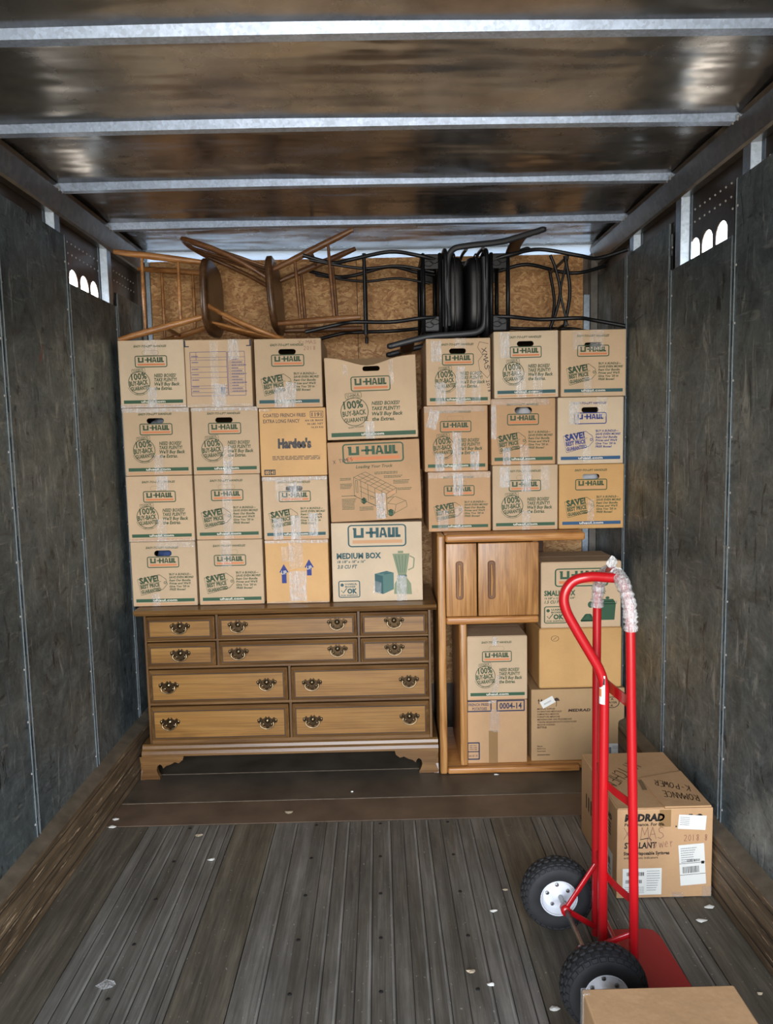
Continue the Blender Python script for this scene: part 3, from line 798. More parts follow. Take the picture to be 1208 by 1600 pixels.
def form_art(p):
    c = 'purple'
    for x, s_ in ((.0, 1), (1, -1)):
        p.rect(min(x, x+s_*.02), .90, max(x, x+s_*.02), .99, 'navy'); p.rect(min(x, x+s_*.07), .895, max(x, x+s_*.07), .91, 'navy')
    p.rring(.08, .17, .63, .82, .01, .008, c)
    for y in (.74, .70, .60, .52, .44, .32, .28, .22): p.line([(.08, y), (.63, y)], .006, c)
    p.line([(.17, .70), (.17, .82)], .006, c)
    p.rring(.645, .17, .90, .82, .01, .008, c); p.line([(.645, .74), (.90, .74)], .006, c)
    for k_ in range(12):
        y = .70-.043*k_; p.rring(.665, y-.012, .69, y+.012, .004, .004, c)
        p.line([(.70, y-.012), (.88, y-.012)], .004, c); fake_lines(p, .70, .80+.06*(k_ % 3), y-.002, 1, .1, .016, c, k_, 0)
    for y in (.75, .66, .56, .48, .40, .30, .235): fake_lines(p, .10, .20, y, 1, .1, .014, c, int(y*100), 0)
    p.rect(.52, .19, .60, .30, c)
carton('cardboard_box', -1.232, -.919, YD, DEP, 1.8175, 2.137, 'card_pale', with_(front_buyback, perf_slot), tapes=[(.42, -.0, .56, .30, TZ), (.40, .78, .60, 1, 'tape'), (0, 0, 1, .045, TZ)],
       label='pale moving box, leftmost in the top row, buy-back seal and taped closed handle', group=GD)
carton('cardboard_box', -.916, -.599, YD, DEP, 1.814, 2.133, 'card_tan', form_art, tapes=[(.38, 0, .50, .98, 'tape'), (.66, .70, .82, 1, TZ), (.42, .0, .60, .35, TZ), (0, 0, 1, .04, 'tape')],
       label='moving box printed with a purple ruled address form and checklist', group=GD)
carton('cardboard_box', -.584, -.264, YD, DEP, 1.805, 2.131, 'card_grey', with_(art_sv(bi='teal'), lambda p: (hand(p, 'X-MAS', .66, .92, .05, 'pencil', .006, width=.28), hand(p, '2018', .74, .83, .055, 'pencil', .006, width=.19))),
       hole=H1, tapes=[(.28, .0, .44, .30, TZ), (.44, .0, .60, .36, TZ, -6)], label='moving box with SAVE tag and pencilled X-MAS 2018 in its top corner', group=GD)
b1 = carton('cardboard_box', -1.228, -.908, YD, DEP, 1.492, 1.8165, 'card_grey', front_buyback, hole=H1, tapes=[(0, .94, 1, 1, TZ), (.44, .02, .58, .3, 'tape')],
       label='moving box in second row at left wall, grey plastic showing in its handle slot', group=GD)
carton('cardboard_box', -.899, -.578, YD, DEP, 1.491, 1.8135, 'card_grey', front_buyback, hole=H1, tapes=[(0, .945, 1, 1, TZ), (.45, .0, .60, .42, 'tape'), (.46, .0, .58, .2, TZ)],
       label='moving box with buy-back seal, left beside the french fries carton', group=GD)
def fries(p):
    p.txt('COATED FRENCH FRIES', .06, .87, .052, 'marker', width=.64, bold=.02); p.txt('EXTRA LONG FANCY', .06, .785, .052, 'marker', width=.55, bold=.02)
    p.rring(.77, .855, .96, .945, .004, .008, 'marker'); p.txt('1191', .79, .872, .055, 'marker', width=.15, bold=.03)
    for k_, t in enumerate(('6/6 LB. BAGS', '36 LBS. NET', '16.33 KG')): p.txt(t, .96, .80-.05*k_, .026, 'marker', width=(.27, .24, .18)[k_], bold=.03, align='r')
    p.txt("Hardee's", .27, .42, .125, 'black', width=.50, bold=.075); p.rect(.765, .425, .775, .435, 'black')
    fake_lines(p, .18, .90, .285, 3, .022, .011, 'marker', 4, 0)
    p.rect(.05, .02, .22, .10, 'black'); p.txt('00141', .065, .033, .05, 'card_orange', width=.14, bold=.03, l=1)
carton('cardboard_box', -.573, -.252, YD, DEP, 1.476, 1.803, 'card_orange', fries, tapes=[(0, .95, .2, 1, 'tape')],
       label='yellowish restaurant carton lettered COATED FRENCH FRIES EXTRA LONG FANCY', group=GD)
carton('cardboard_box', -1.229, -.908, YD, DEP, 1.1695, 1.490, 'card_tan', with_(front_buyback, perf_slot), tapes=[(.44, .0, .58, .34, 'tape'), (.46, .78, .64, 1, TZ), (0, 0, 1, .05, 'tape')],
       label='moving box with buy-back seal and uncut handle, third row at left wall', group=GD)
carton('cardboard_box', -.899, -.581, YD, DEP, 1.172, 1.4895, 'card_grey', with_(front_save, perf_slot), tapes=[(.42, .0, .57, 1, 'tape')],
       label='greyish SAVE moving box with one vertical tape strip, centre of third row over dresser', group=GD)
carton('cardboard_box', -.570, -.254, YD, DEP, 1.164, 1.474, 'card_tan', art_sv(bi='teal'), hole=H1, tapes=[(.15, .0, .30, .34, TZ), (.42, .0, .57, .38, TZ), (.70, .06, .84, .42, TZ), (0, .93, 1, 1, TZ), (.2, .62, .62, .94, 'tape'), (.43, .68, .53, .9, TZ)],
       label='heavily taped SAVE moving box directly below the french fries carton', group=GD)
d1 = carton('cardboard_box', -1.226, -.909, YD, DEP, .8475, 1.168, 'card_grey', front_save, hole=(.50, .82, .27, .09), tapes=[(.3, .0, .42, .2, 'tape'), (.4, .90, 1, 1, 'tape')],
       label='moving box with torn handle slot showing blue cloth, bottom left on dresser', group=GD)
carton('cardboard_box', -.899, -.580, YD, DEP, .8475, 1.1705, 'card_grey', with_(front_save, perf_slot), tapes=[(.36, .58, .52, 1, 'tape')],
       label='greyish SAVE moving box on the dresser left of the UP arrows carton', group=GD)
def arrows(p):
    for x, y, l_ in ((.29, .40, .10), (.69, .47, .055)):
        p.poly([(x-.075, y+.09), (x, y+.22), (x+.075, y+.09)], 'arrow'); p.rect(x-.037, y-l_+.02, x+.037, y+.095, 'arrow')
        p.txt('UP', x-.04, y+.06, .06, 'white', width=.08, bold=.01, l=1)
carton('cardboard_box', -.569, -.258, YD, DEP, .8475, 1.163, 'card_orange', arrows, tapes=[(.37, .03, .64, .50, TZ), (.38, .55, .60, .98, 'tape'), (0, .95, 1, 1, TZ), (0, 0, 1, .03, 'tape'), (.26, .66, .46, .9, 'tape')],
       label='orange-tan carton with two blue UP arrows standing on the dresser', group=GD)
# the middle column of medium boxes
def med_top(p):
    ink = 'olive'
    logo(p, .285, .585, .71, .755, ink, 'orange', .012)
    cx, cy = .31, .335
    N_ = 28; p.line([(cx+.15*math.cos(2*math.pi*q/N_), cy+.17*math.sin(2*math.pi*q/N_)) for q in range(N_)], .008, ink, closed=True)
    p.rring(cx-.095, cy+.165, cx+.08, cy+.23, .01, .005, ink, rot=6); p.txt('U-HAUL', cx-.075, cy+.173, .04, ink, width=.14, rot=6)
    p.txt('100%', cx-.115, cy+.035, .09, ink, width=.215, bold=.035, rot=5); p.txt('BUY-BACK', cx-.13, cy-.055, .06, ink, width=.26, bold=.03, rot=5)
    p.txt('GUARANTEE', cx-.115, cy-.13, .05, ink, width=.26, bold=.03, rot=4); p.txt('WORRY-WITH-EASE', cx-.075, cy-.205, .02, ink, width=.17, rot=6)
    for q, t in enumerate(('NEED BOXES?', 'TAKE PLENTY!', "We'll Buy Back", 'the Extras.')): p.txt(t, .50, .41-.064*q, .043, ink, width=(.31, .31, .34, .25)[q], bold=.032, shear=.22)
    p.rect(.045, .035, .975, .085, 'green'); p.txt('uhaul.com', .5, .046, .032, 'white', width=.25, bold=.03, l=1, align='c')
carton('cardboard_box', -.245, .192, YD-.012, .40, 1.648, 2.040, 'card_tan', med_top, hole=(.51, .85, .19, .06), rot=-1.0, sag=.045, tapes=[(.42, .0, .52, .21, TZ), (.20, .78, .25, .92, 'tape'), (.7, .65, .75, .98, 'tape')],
       label='medium moving box with sagging top, uppermost in the middle column', group=GD)
def truck_art(p):
    ink = 'olive'
    logo(p, .17, .735, .82, .965, 'green', 'orange', .016)
    p.txt('Loading Your Truck', .30, .665, .036, ink, width=.40, bold=.02, shear=.25)
    L = lambda *pts: p.seg([(x, y) for x, y in pts], .0045, ink)
    a, b, c, d = (.27, .555), (.40, .615), (.73, .40), (.62, .33)
    L(a, b, c, d, a); L(a, (.27, .32), (.60, .12)); L(d, (.62, .28)); L(c, (.73, .34), (.62, .26)); L((.27, .32), (.60, .13))
    for q in range(1, 6):
        t = q/6; L((a[0]+(d[0]-a[0])*t, a[1]+(d[1]-a[1])*t), (b[0]+(c[0]-b[0])*t, b[1]+(c[1]-b[1])*t))
    for q in (1/3, 2/3): L((a[0]+(b[0]-a[0])*q, a[1]+(b[1]-a[1])*q), (d[0]+(c[0]-d[0])*q, d[1]+(c[1]-d[1])*q))
    for q in range(1, 5):
        x = .27+.075*q; L((x, .555-.049*q), (x, .33-.045*q+.005))
    L((.29, .52), (.31, .51), (.31, .36), (.29, .37), (.29, .52)); L((.33, .44), (.50, .34)); L((.33, .38), (.50, .28))
    L((.62, .28), (.72, .29), (.83, .23), (.84, .16), (.70, .08), (.62, .12), (.62, .28)); L((.70, .29), (.63, .21), (.72, .19), (.83, .235)); L((.72, .19), (.70, .08))
    p.disc(.37, .255, .022, .042, 'green'); p.ring(.37, .255, .03, .006, ink); p.disc(.66, .09, .028, .045, 'green'); p.ring(.66, .09, .038, .006, ink)
    p.ring(.46, .29, .02, .004, ink, n=14); p.rect(.64, .325, .72, .365, 'peach')
    for u, v, w_, r_ in ((.12, .54, .12, 2), (.12, .47, .13, 4), (.13, .32, .16, 1), (.13, .28, .16, 8), (.32, .17, .15, 3), (.50, .60, .25, 2), (.60, .55, .2, 2), (.70, .49, .18, 3), (.74, .39, .16, 2), (.50, .06, .12, 2)):
        fake_lines(p, u, u+w_, v, r_, .018, .008, ink, int(u*77+v*31), 0)
    hand(p, 'X TIMES', .06, .73, .045, 'marker', .005, rot=8, width=.22)
carton('cardboard_box', -.240, .206, YD-.002, .40, 1.250, 1.6385, 'card_brown', truck_art, rot=-1.4, tapes=[(.50, .02, .605, .34, TZ)],
       label='medium moving box with a line drawing of a loaded truck', group=GD)
def med_art(p):
    ink = 'teal'
    logo(p, .19, .70, .82, .965, 'teal', 'peach', .016)
    p.txt('MEDIUM BOX', .055, .55, .068, ink, width=.49, bold=.045); p.txt('18 1/8" x 18" x 16"', .06, .495, .032, ink, width=.31, bold=.03, shear=.2); p.txt('3.0 CU FT', .06, .425, .045, ink, width=.22, bold=.03, shear=.2)
    stamp_ok(p, .07, .06, .30, .265, ink)
    # toaster
    p.poly([(.47, .12), (.56, .09), (.56, .32), (.47, .35)], 'teal'); p.poly([(.56, .09), (.68, .15), (.68, .36), (.56, .32)], 'halfteal')
    p.poly([(.47, .35), (.56, .32), (.68, .36), (.60, .385)], 'halfteal'); p.seg([(.53, .355), (.62, .375)], .012, 'teal', 1); p.seg([(.57, .345), (.66, .362)], .012, 'teal', 1)
    # blender
    p.poly([(.68, .09), (.88, .08), (.87, .22), (.82, .30), (.73, .30), (.69, .22)], 'halftone'); p.poly([(.73, .33), (.82, .33), (.86, .60), (.67, .60)], 'halftone')
    p.rect(.725, .30, .825, .33, 'teal'); p.rect(.73, .605, .79, .635, 'halftone'); p.seg([(.86, .57), (.91, .54), (.90, .42), (.84, .39)], .014, 'halftone')
    for q in range(4): p.seg([(.70+.04*q, .58), (.74+.02*q, .36)], .004, ink, 1)
carton('cardboard_box', -.242, .203, YD, .40, .8475, 1.2405, 'card_pale', med_art, rot=0, tapes=[(.71, .0, .82, .32, TZ), (.45, .1, .54, .25, 'tape')],
       label='pale box lettered MEDIUM BOX with toaster and blender picture', group=GD)
# the block of nine on the cabinet
def xmas_v(p):
    p.seg([(.83, .94), (.80, .86), (.88, .74), (.81, .66), (.83, .52), (.95, .40), (.99, .46), (.95, .60)], .006, 'marker', 2); p.seg([(.83, .94), (.97, .91)], .006, 'marker', 2)
    hand(p, 'XMAS', .86, .84, .075, 'black', .010, rot=-80, width=.34); hand(p, '2018', .93, .36, .045, 'black', .008, rot=-80, width=.19)
carton('cardboard_box', .235, .543, YR, DEP, 1.799, 2.115, 'card_tan', with_(front_buyback, xmas_v), hole=H1, tapes=[(.08, .66, .24, .96, TZ), (.46, .02, .60, .58, TZ), (.14, .02, .30, .34, TZ), (.70, .03, .84, .5, 'tape'), (.45, .86, .62, 1, 'tape')],
       label='moving box with XMAS written down its right edge in marker', group=GC)
carton('cardboard_box', .560, .869, YR, DEP, 1.828, 2.143, 'card_pale', art_bb(bi='teal'), hole=H1, rot=-.4, tapes=[(.10, .60, .25, .98, TZ), (.35, 0, .50, .40, 'tape'), (.60, .02, .75, .35, 'tape'), (.3, .1, .42, .5, 'tape', 10)],
       label='pale buy-back moving box, centre of the top row over the oak cabinet', group=GC)
carton('cardboard_box', .880, 1.192, YR, DEP, 1.828, 2.143, 'card_tan', art_sv(bi='teal', peach=False), hole=(.49, .775, .26, .07), tapes=[(.18, .70, .33, .98, 'tape'), (.44, .70, .66, 1, 'tape'), (.35, .03, .47, .3, 'tape')],
       label='SAVE moving box in the top right corner by the right wall', group=GC)
carton('cardboard_box', .221, .528, YR, DEP, 1.4815, 1.797, 'card_brown', with_(front_buyback, perf_slot), tapes=[(.06, .66, .22, .94, TZ, -16), (.44, .02, .58, .60, TZ), (.17, .0, .31, .28, TZ), (.72, .02, .86, .30, TZ), (0, .9, .95, 1, 'tape')],
       label='brownish buy-back moving box with three vertical tapes, directly below the XMAS one', group=GC)
carton('cardboard_box', .544, .855, YR, DEP, 1.507, 1.8255, 'card_brown', art_sv(bi='green'), hole=(.50, .82, .27, .10), tapes=[(0, .9, .9, 1, 'tape'), (0, .4, .08, .9, TZ), (.18, .0, .30, .26, TZ), (.45, .0, .59, .3, 'tape')],
       label='SAVE moving box with white cloth in its handle slot', group=GC)
carton('cardboard_box', .865, 1.184, YR, DEP, 1.5045, 1.8255, 'card_pale', lambda p: front_save(p, 'arrow', 'blue', None, False), hole=H1, tapes=[(.17, .60, .33, .94, TZ), (.38, .03, .50, .30, 'tape'), (.6, .7, .75, 1, 'tape')],
       label='palest SAVE moving box printed all in blue, middle of the right wall column', group=GC)
carton('cardboard_box', .236, .540, YR, DEP, 1.1885, 1.480, 'card_brown', with_(front_save, perf_slot), tapes=[(.40, .60, .56, .97, TZ), (.15, .02, .32, .36, 'tape'), (.42, .05, .56, .42, 'tape'), (0, .9, 1, 1, 'tape')],
       label='brownish SAVE moving box resting on the left end of the oak cabinet top', group=GC)
carton('cardboard_box', .549, .867, YR, DEP, 1.1885, 1.5055, 'card_grey', with_(front_buyback, perf_slot), tapes=[(.11, .66, .27, .98, TZ), (.44, .60, .59, 1, TZ), (.74, .62, .87, .98, 'tape'), (.45, .0, .58, .3, 'tape')],
       label='greyish buy-back moving box, centre of the lowest row on the cabinet', group=GC)
carton('cardboard_box', .873, 1.189, YR, DEP, 1.1885, 1.503, 'card_gold', lambda p: front_save(p, 'olive', 'blue', 'peach', False), hole=H1, tapes=[(.44, .1, .54, .45, 'tape')],
       label='golden tan SAVE moving box with white paper in its handle slot', group=GC)

# ---- stuff seen in handle slots
def wad(name, loc, sx_, sy_, sz_, m, label, cat, seed):
    bm = bmesh.new(); bmesh.ops.create_icosphere(bm, subdivisions=3, radius=1); rnd = random.Random(seed)
    ph = [rnd.uniform(0, 6) for _ in range(6)]
    for v in bm.verts:
        c = v.co; f = 1+.10*math.sin(7*c.x+ph[0])*math.sin(6*c.y+ph[1])+.07*math.sin(13*c.z+ph[2]+5*c.x)+.05*math.sin(17*c.x+ph[3])
        v.co = Vector((c.x*f*sx_, c.y*f*sy_, c.z*f*sz_+sz_*1.1))
    mb = MB(); mb.addbm(bm, m, True); o = mb.build(name); o.location = loc; return tag(o, label, cat)
def slot_item(x, zbot, ztop, m, name, label, cat, seed, yfront=YD):
    """a heap lying in the box from its bottom up to the handle slot"""
    h = ztop-zbot-.012
    wad(name, (x, yfront+.112, zbot+.011), .088, .086, h/2.25, m, label, cat, seed)
slot_item(-1.068, .8475, .8475+.32*.95, 'cloth_blue', 'folded_cloth', 'blue cloth showing through the torn handle slot', 'cloth', 1)
slot_item(-1.07, 1.492, 1.492+.3245*.95, 'cloth_grey', 'plastic_bag', 'crinkled grey plastic showing in a handle slot by the left wall', 'bag', 2)
slot_item(.72, 1.507, 1.507+.3185*.95, 'cloth_white', 'folded_cloth', 'white cloth in the handle slot of a centre box', 'cloth', 3, YR)
slot_item(1.03, 1.1885, 1.1885+.3145*.95, 'cloth_white', 'crumpled_paper', 'white paper filling the handle slot of the golden box', 'paper', 4, YR)

# ---- boxes inside the oak cabinet
carton('cardboard_box', .410, .705, 3.52, .40, .3575, .676, 'card_grey', with_(front_buyback, perf_slot), tapes=[(.42, .86, .50, 1, TZ), (.44, .1, .52, .4, 'tape', -20)],
       label='buy-back moving box standing on the FRENCH FRIED POTATOES carton', group=GI, topseam=True)
def potato(p):
    p.rring(-.02+.03, .83, .40, .99, .004, .02, 'navy'); p.txt('FRENCH FRIED', .03, .915, .042, 'navy', width=.34, bold=.02); p.txt('POTATOES', .09, .85, .042, 'navy', width=.24, bold=.02)
    p.rring(.50, .83, .95, .99, .004, .02, 'navy'); p.txt('0004-14', .54, .865, .09, 'navy', width=.37, bold=.03)
    p.rring(.01, .07, .20, .33, .004, .02, 'navy'); p.line([(.01, .19), (.20, .19)], .015, 'navy')
    for q, t in enumerate(('NET WT', '36 LB', '12/3 LB')): p.txt(t, .04, .28-.03*q, .018, 'navy', width=.12)
    p.txt('6/6 LB 1 B', .03, .11, .03, 'navy', width=.14); p.rect(.36, .0, .51, .52, 'tape_tan')
carton('cardboard_box', .406, .704, 3.52, .40, .034, .3555, 'card_brown', potato, tapes=[(.38, .5, .54, .86, 'tape'), (.36, .96, .48, 1, TZ)],
       label='carton lettered FRENCH FRIED POTATOES 0004-14 behind the inner oak panel', group=GI)
def small_art(p):
    ink = 'green'
    logo(p, .18, .64, .83, .90, ink, 'orange', .018)
    p.txt('SMALL BOX', .04, .50, .075, ink, width=.39, bold=.045); p.txt('16 3/8" x 12 5/8" x 12 5/8"', .045, .445, .028, ink, width=.38, bold=.03, shear=.2); p.txt('1.5 CU FT', .045, .38, .045, ink, width=.21, bold=.03, shear=.2)
    stamp_ok(p, .045, .08, .32, .33, ink)
    # canister, mug and daisy
    p.poly([(.74, .11), (.92, .11), (.935, .36), (.72, .36)], 'green'); p.rring(.71, .355, .945, .395, .01, .006, 'halfteal'); p.poly([(.71, .36), (.76, .43), (.90, .43), (.94, .36)], 'green'); p.disc(.83, .45, .025, .02, 'green')
    p.seg([(.50, .10), (.56, .20), (.62, .20), (.66, .10), (.50, .10)], .02, 'green'); p.poly([(.51, .10), (.56, .19), (.62, .19), (.65, .10)], 'green'); p.disc(.62, .35, .035, .05, 'green')
    for q in range(10):
        a = q*.628; p.seg([(.76, .55), (.76+.05*math.cos(a), .55+.06*math.sin(a))], .012, 'green')
    p.seg([(.74, .62), (.82, .67)], .008, 'peach', 1)
carton('cardboard_box', .774, 1.165, 3.53, .32, .708, 1.032, 'card_tan', small_art, topseam=True, label='box lettered SMALL BOX, topmost of the stack behind the hand truck', group=GI)
carton('cardboard_box', .765, 1.173, 3.53, .34, .404, .704, 'card_gold', lambda p: (p.ring(.19, .84, .045, .006, 'marker', n=18), p.seg([(.17, .82), (.21, .86)], .006, 'marker')), smooth_bev=.009,
       label='plain golden carton with a small scribbled circle, between two printed boxes', group=GI, topseam=True)
def side_lbl(mb, W, D, H):
    t = Print(mb, (-W/2, -D/2, H), (1, 0, 0), (0, 1, 0), (0, 0, 1), W, D, off=.003)
    t.rect(.14, .03, .52, .16, 'paper', 0); fake_lines(t, .17, .5, .12, 3, .03, .012, 'grey_ink', 5, 1)
def medical(p):
    ink = 'marker'
    p.poly([(.235, .84), (.25, .875), (.27, .885), (.29, .875), (.305, .84)], ink); p.seg([(.27, .85), (.27, .77), (.26, .765)], .006, ink)
    for x in (.08, .11, .17, .20): p.poly([(x-.012, .84), (x, .875), (x+.012, .84)], ink); p.rect(x-.004, .80, x+.004, .845, ink)
    for q, (t, w_) in enumerate((('MEDICAL SUPPLIES', .19), ('FOURNITURES MÉDICALES', .26), ('SUMINISTROS MÉDICOS', .23), ('FORNITURE MEDICHE', .24), ('MEDIZINISCHER UND PFLEGEBEDARF', .37), ('ТОВАРЫ МЕДИЦИНСКОГО НАЗНАЧЕНИЯ', .42), ('MEDISCHE GOEDEREN', .19), ('医療用品', .10))):
        p.txt(t, .065, .72-.037*q, .022, ink, width=w_, bold=.02)
    for q, t in enumerate(('Bayer', 'Medical Care', 'Essentials')): p.txt(t, .065, .20-.035*q, .02, ink, width=(.06, .09, .09)[q])
    fake_lines(p, .065, .20, .08, 1, .03, .012, ink, 3, 0)
    p.txt('MEDRAD', .395, .685, .036, ink, width=.24, bold=.05, shear=.15)
    p.ring(.865, .80, .075, .010, ink, n=26); p.txt('BAYER', .865, .785, .028, ink, width=.11, bold=.03, align='c'); p.txt('R', .865, .74, .03, ink, bold=.03, align='c'); p.txt('A', .865, .83, .03, ink, bold=.03, align='c')
def lab(mb_parent, W, D, H, u0, v0, u1, v1, rot, art=None, name='shipping_label', label=None, off=.0016):
    lb = MB(); p = Print(lb, (-W/2, -D/2, 0), (1, 0, 0), (0, 0, 1), (0, -1, 0), W, H, off=off)
    cx, cy = (u0+u1)/2, (v0+v1)/2
    a = math.radians(rot); 
    c, s_ = math.cos(a), math.sin(a)
    q = Print(lb, tuple(p.P(cx, cy)-Vector((c*(u1-u0)*W/2-s_*(v1-v0)*H/2, 0, s_*(u1-u0)*W/2+c*(v1-v0)*H/2))), (c, 0, s_), (-s_, 0, c), (0, -1, 0), (u1-u0)*W, (v1-v0)*H, off=.0003)
    q.rect(0, 0, 1, 1, 'paper'); 
    if art: art(q)
    o = lb.build(name, mb_parent)
    if label: o['label'] = label
    return o
s3 = carton('cardboard_box', .726, 1.189, 3.53, .36, .034, .400, 'card_dull', medical, extra=side_lbl, label='medical supplies carton with umbrella symbol, bottom of the stack behind the hand truck', group=GI)
lab(s3, .463, .36, .366, .10, .775, .25, .875, 28, lambda q: fake_lines(q, .2, .8, .5, 2, .12, .06, 'grey_ink', 2, 1), label='small white tilted label')
lab(s3, .463, .36, .366, .735, .02, .985, .225, 0, lambda q: (q.rect(.1, .25, .5, .75, 'grey_ink', 1), barcode(q, .2, .03, .5, .18, 'black', 3, 1), fake_lines(q, .55, .9, .8, 3, .08, .03, 'grey_ink', 6, 1)), label='white shipping label low on the right')

# ---- carton standing on the floor at the right wall
def fbox(p):
    ink = 'black'
    p.txt('MEDRAD', .075, .87, .075, ink, width=.42, bold=.06, shear=.15); p.txt('Performance. For life.', .075, .815, .034, ink, width=.42, bold=.03, shear=.1)
    hand(p, 'X MAS', .07, .67, .13, 'pencil', .007, width=.44); hand(p, 'Power', .32, .56, .11, 'pencil', .006, width=.30, rot=4)
    p.txt('STELLANT', .075, .565, .065, ink, width=.34, bold=.035, shear=.1); p.line([(.24, .66), (.34, .68), (.36, .65)], .008, ink)
    p.txt('Sterile Disposable Syringes', .07, .49, .036, ink, width=.48, bold=.04); p.txt('with FluiDots Indicators', .07, .445, .026, ink, width=.36, bold=.01)
    for x, w_, h_ in ((.66, .015, .03), (.70, .02, .03), (.745, .04, .05), (.82, .06, .04)): p.rect(x, .885, x+w_, .885+h_, ink)
    p.disc(.86, .90, .035, .035, ink); p.disc(.90, .80, .01, .012, ink); p.disc(.615, .80, .008, .01, ink)
    hand(p, '2018 8', .70, .635, .07, 'pencil', .006, width=.26)
    p.rect(.44, .80, .56, .99, 'tape_tan')
def fsides(mb, W, D, H):
    t = Print(mb, (-W/2, -D/2, H), (1, 0, 0), (0, 1, 0), (0, 0, 1), W, D, off=.0045)
    # flaps: a big rear flap and a loose right front flap
    mb.prism([(x*W-W/2, y*D-D/2) for x, y in ((.47, .49), (.99, .60), (.985, .01), (.50, .01))], H+.001, H+.006, 'card_brown', plane='xy')
    mb.prism([(x*W-W/2, y*D-D/2) for x, y in ((.01, .01), (.49, .01), (.44, .27), (.46, .48), (.98, .62), (.99, .99), (.01, .99))], H-.001, H+.0025, 'card_brown', plane='xy')
    t.poly([(.40, .29), (.455, .29), (.47, .46), (.43, .46)], 'card_inside', 0)
    hand(t, 'KITCHEN', .48, .82, .16, 'marker', .009, rot=218, width=.62, l=0)
    hand(t, 'ROMANCE', .93, .17, .10, 'marker', .008, rot=165, width=.36, l=.6); hand(t, 'K-POWER', .93, .33, .10, 'marker', .008, rot=160, width=.36, l=.6)
    s_ = Print(mb, (-W/2, D/2, 0), (0, -1, 0), (0, 0, 1), (-1, 0, 0), D, H, off=.0006)
    for q in range(5): s_.rect(.15+.07*q, .42, .18+.07*q, .60, 'marker')
    for q in range(4): s_.rect(.55, .72-.04*q, .85, .74-.04*q, 'marker')
    s_.txt('MEDRAD', .62, .78, .06, 'black', width=.25, bold=.05)
    s_.rect(.58, .05, .90, .42, 'paper'); barcode(s_, .64, .25, .84, .33, 'black', 9, 1); fake_lines(s_, .62, .86, .2, 3, .05, .02, 'grey_ink', 4, 1)
fb = carton('cardboard_box', .812, 1.151, 2.473, .46, .002, .333, 'card_brown', fbox, extra=fsides, tapes=[(.58, .0, .70, .06, 'tape'), (.9, 0, 1, .12, 'tape')],
            label='medical carton on the floor at right wall with loose top flap and labels', smooth_bev=.003)
W_, D_, H_ = .339, .46, .331
lab(fb, W_, D_, H_, .06, .04, .47, .34, 0, lambda q: (barcode(q, .10, .72, .56, .86, 'black', 1, 1), barcode(q, .08, .44, .50, .57, 'black', 2, 1), fake_lines(q, .62, .95, .88, 9, .09, .025, 'grey_ink', 7, 1), fake_lines(q, .06, .55, .28, 4, .07, .02, 'grey_ink', 8, 1)), label='wide white barcode label')
lab(fb, W_, D_, H_, .635, .765, .925, .925, -4, lambda q: fake_lines(q, .06, .4, .8, 5, .13, .04, 'grey_ink', 9, 1), label='small blank white label')
lab(fb, W_, D_, H_, .655, .14, .925, .60, 4, lambda q: (fake_lines(q, .08, .7, .9, 7, .055, .018, 'grey_ink', 3, 1), barcode(q, .30, .57, .80, .63, 'black', 5, 1), q.line([(0, .54), (1, .54)], .01, 'black', 1), q.rect(.85, .50, .97, .57, 'black', 1), barcode(q, .12, .30, .75, .46, 'black', 6, 1), q.line([(0, .26), (1, .26)], .01, 'black', 1)), label='tall white mailing label with barcodes')

# ---- nearest carton at the bottom right of the floor
def ntop(mb, W, D, H):
    t = Print(mb, (-W/2, -D/2, H), (1, 0, 0), (0, 1, 0), (0, 0, 1), W, D, off=.0006)
    t.line([(.38+.17*math.cos(a*.21), .60+.14*math.sin(a*.21)) for a in range(30)], .006, 'perf', closed=True); t.line([(.38+.05*math.cos(a*.3), .58+.035*math.sin(a*.3)) for a in range(21)], .004, 'perf', closed=True)
    s_ = Print(mb, (-W/2, D/2, 0), (0, -1, 0), (0, 0, 1), (-1, 0, 0), D, H, off=.0006)
    s_.rect(.10, .62, .16, .78, 'black'); s_.rect(.2, .62, .24, .78, 'black')
nb = carton('cardboard_box', .452, .813, 1.15, .47, .002, .348, 'card_brown', None, extra=ntop, label='plain brown carton nearest the camera in front of the near wheel', smooth_bev=.004)
tc_ = MB(); tc_.box(-.1835, -.165, .215, .2365, .25, .3485, 'tape', .002); tc_.build('packing_tape', nb)

# ================================================================== DRESSER
dr = empty('dresser', (-.464, 3.53, 0)); tag(dr, 'wide brown ten-drawer wooden dresser with brass bail pulls and bracket feet', 'dresser')
DX = -.464; DYF, DYB = 3.53, 3.99
def dl(mb, name, par=dr, label=None):
    o = fixn(mb.build(name, par)); 
    if label: o['label'] = label
    return o
def off(x): return x-DX
c = MB()
c.box(off(-1.160), off(-1.148), .0, .46, .17, .815, 'maple_v', .002); c.box(off(.222), off(.236), .0, .46, .17, .815, 'maple_v', .002)
c.box(off(-1.148), off(.222), .44, .46, .17, .815, 'groove')
for z0, z1 in ((.168, .187), (.364, .378), (.549, .562), (.684, .693), (.812, .822)):
    c.box(off(-1.149), off(.223), .002, .42, z0, z1, 'maple_dark', .002)
for x, z0, z1 in ((-.806, .555, .815), (-.1165, .555, .815), (-.461, .18, .55)): c.box(off(x)-.007, off(x)+.007, .003, .42, z0, z1, 'maple_v', .002)
dl(c, 'carcass')
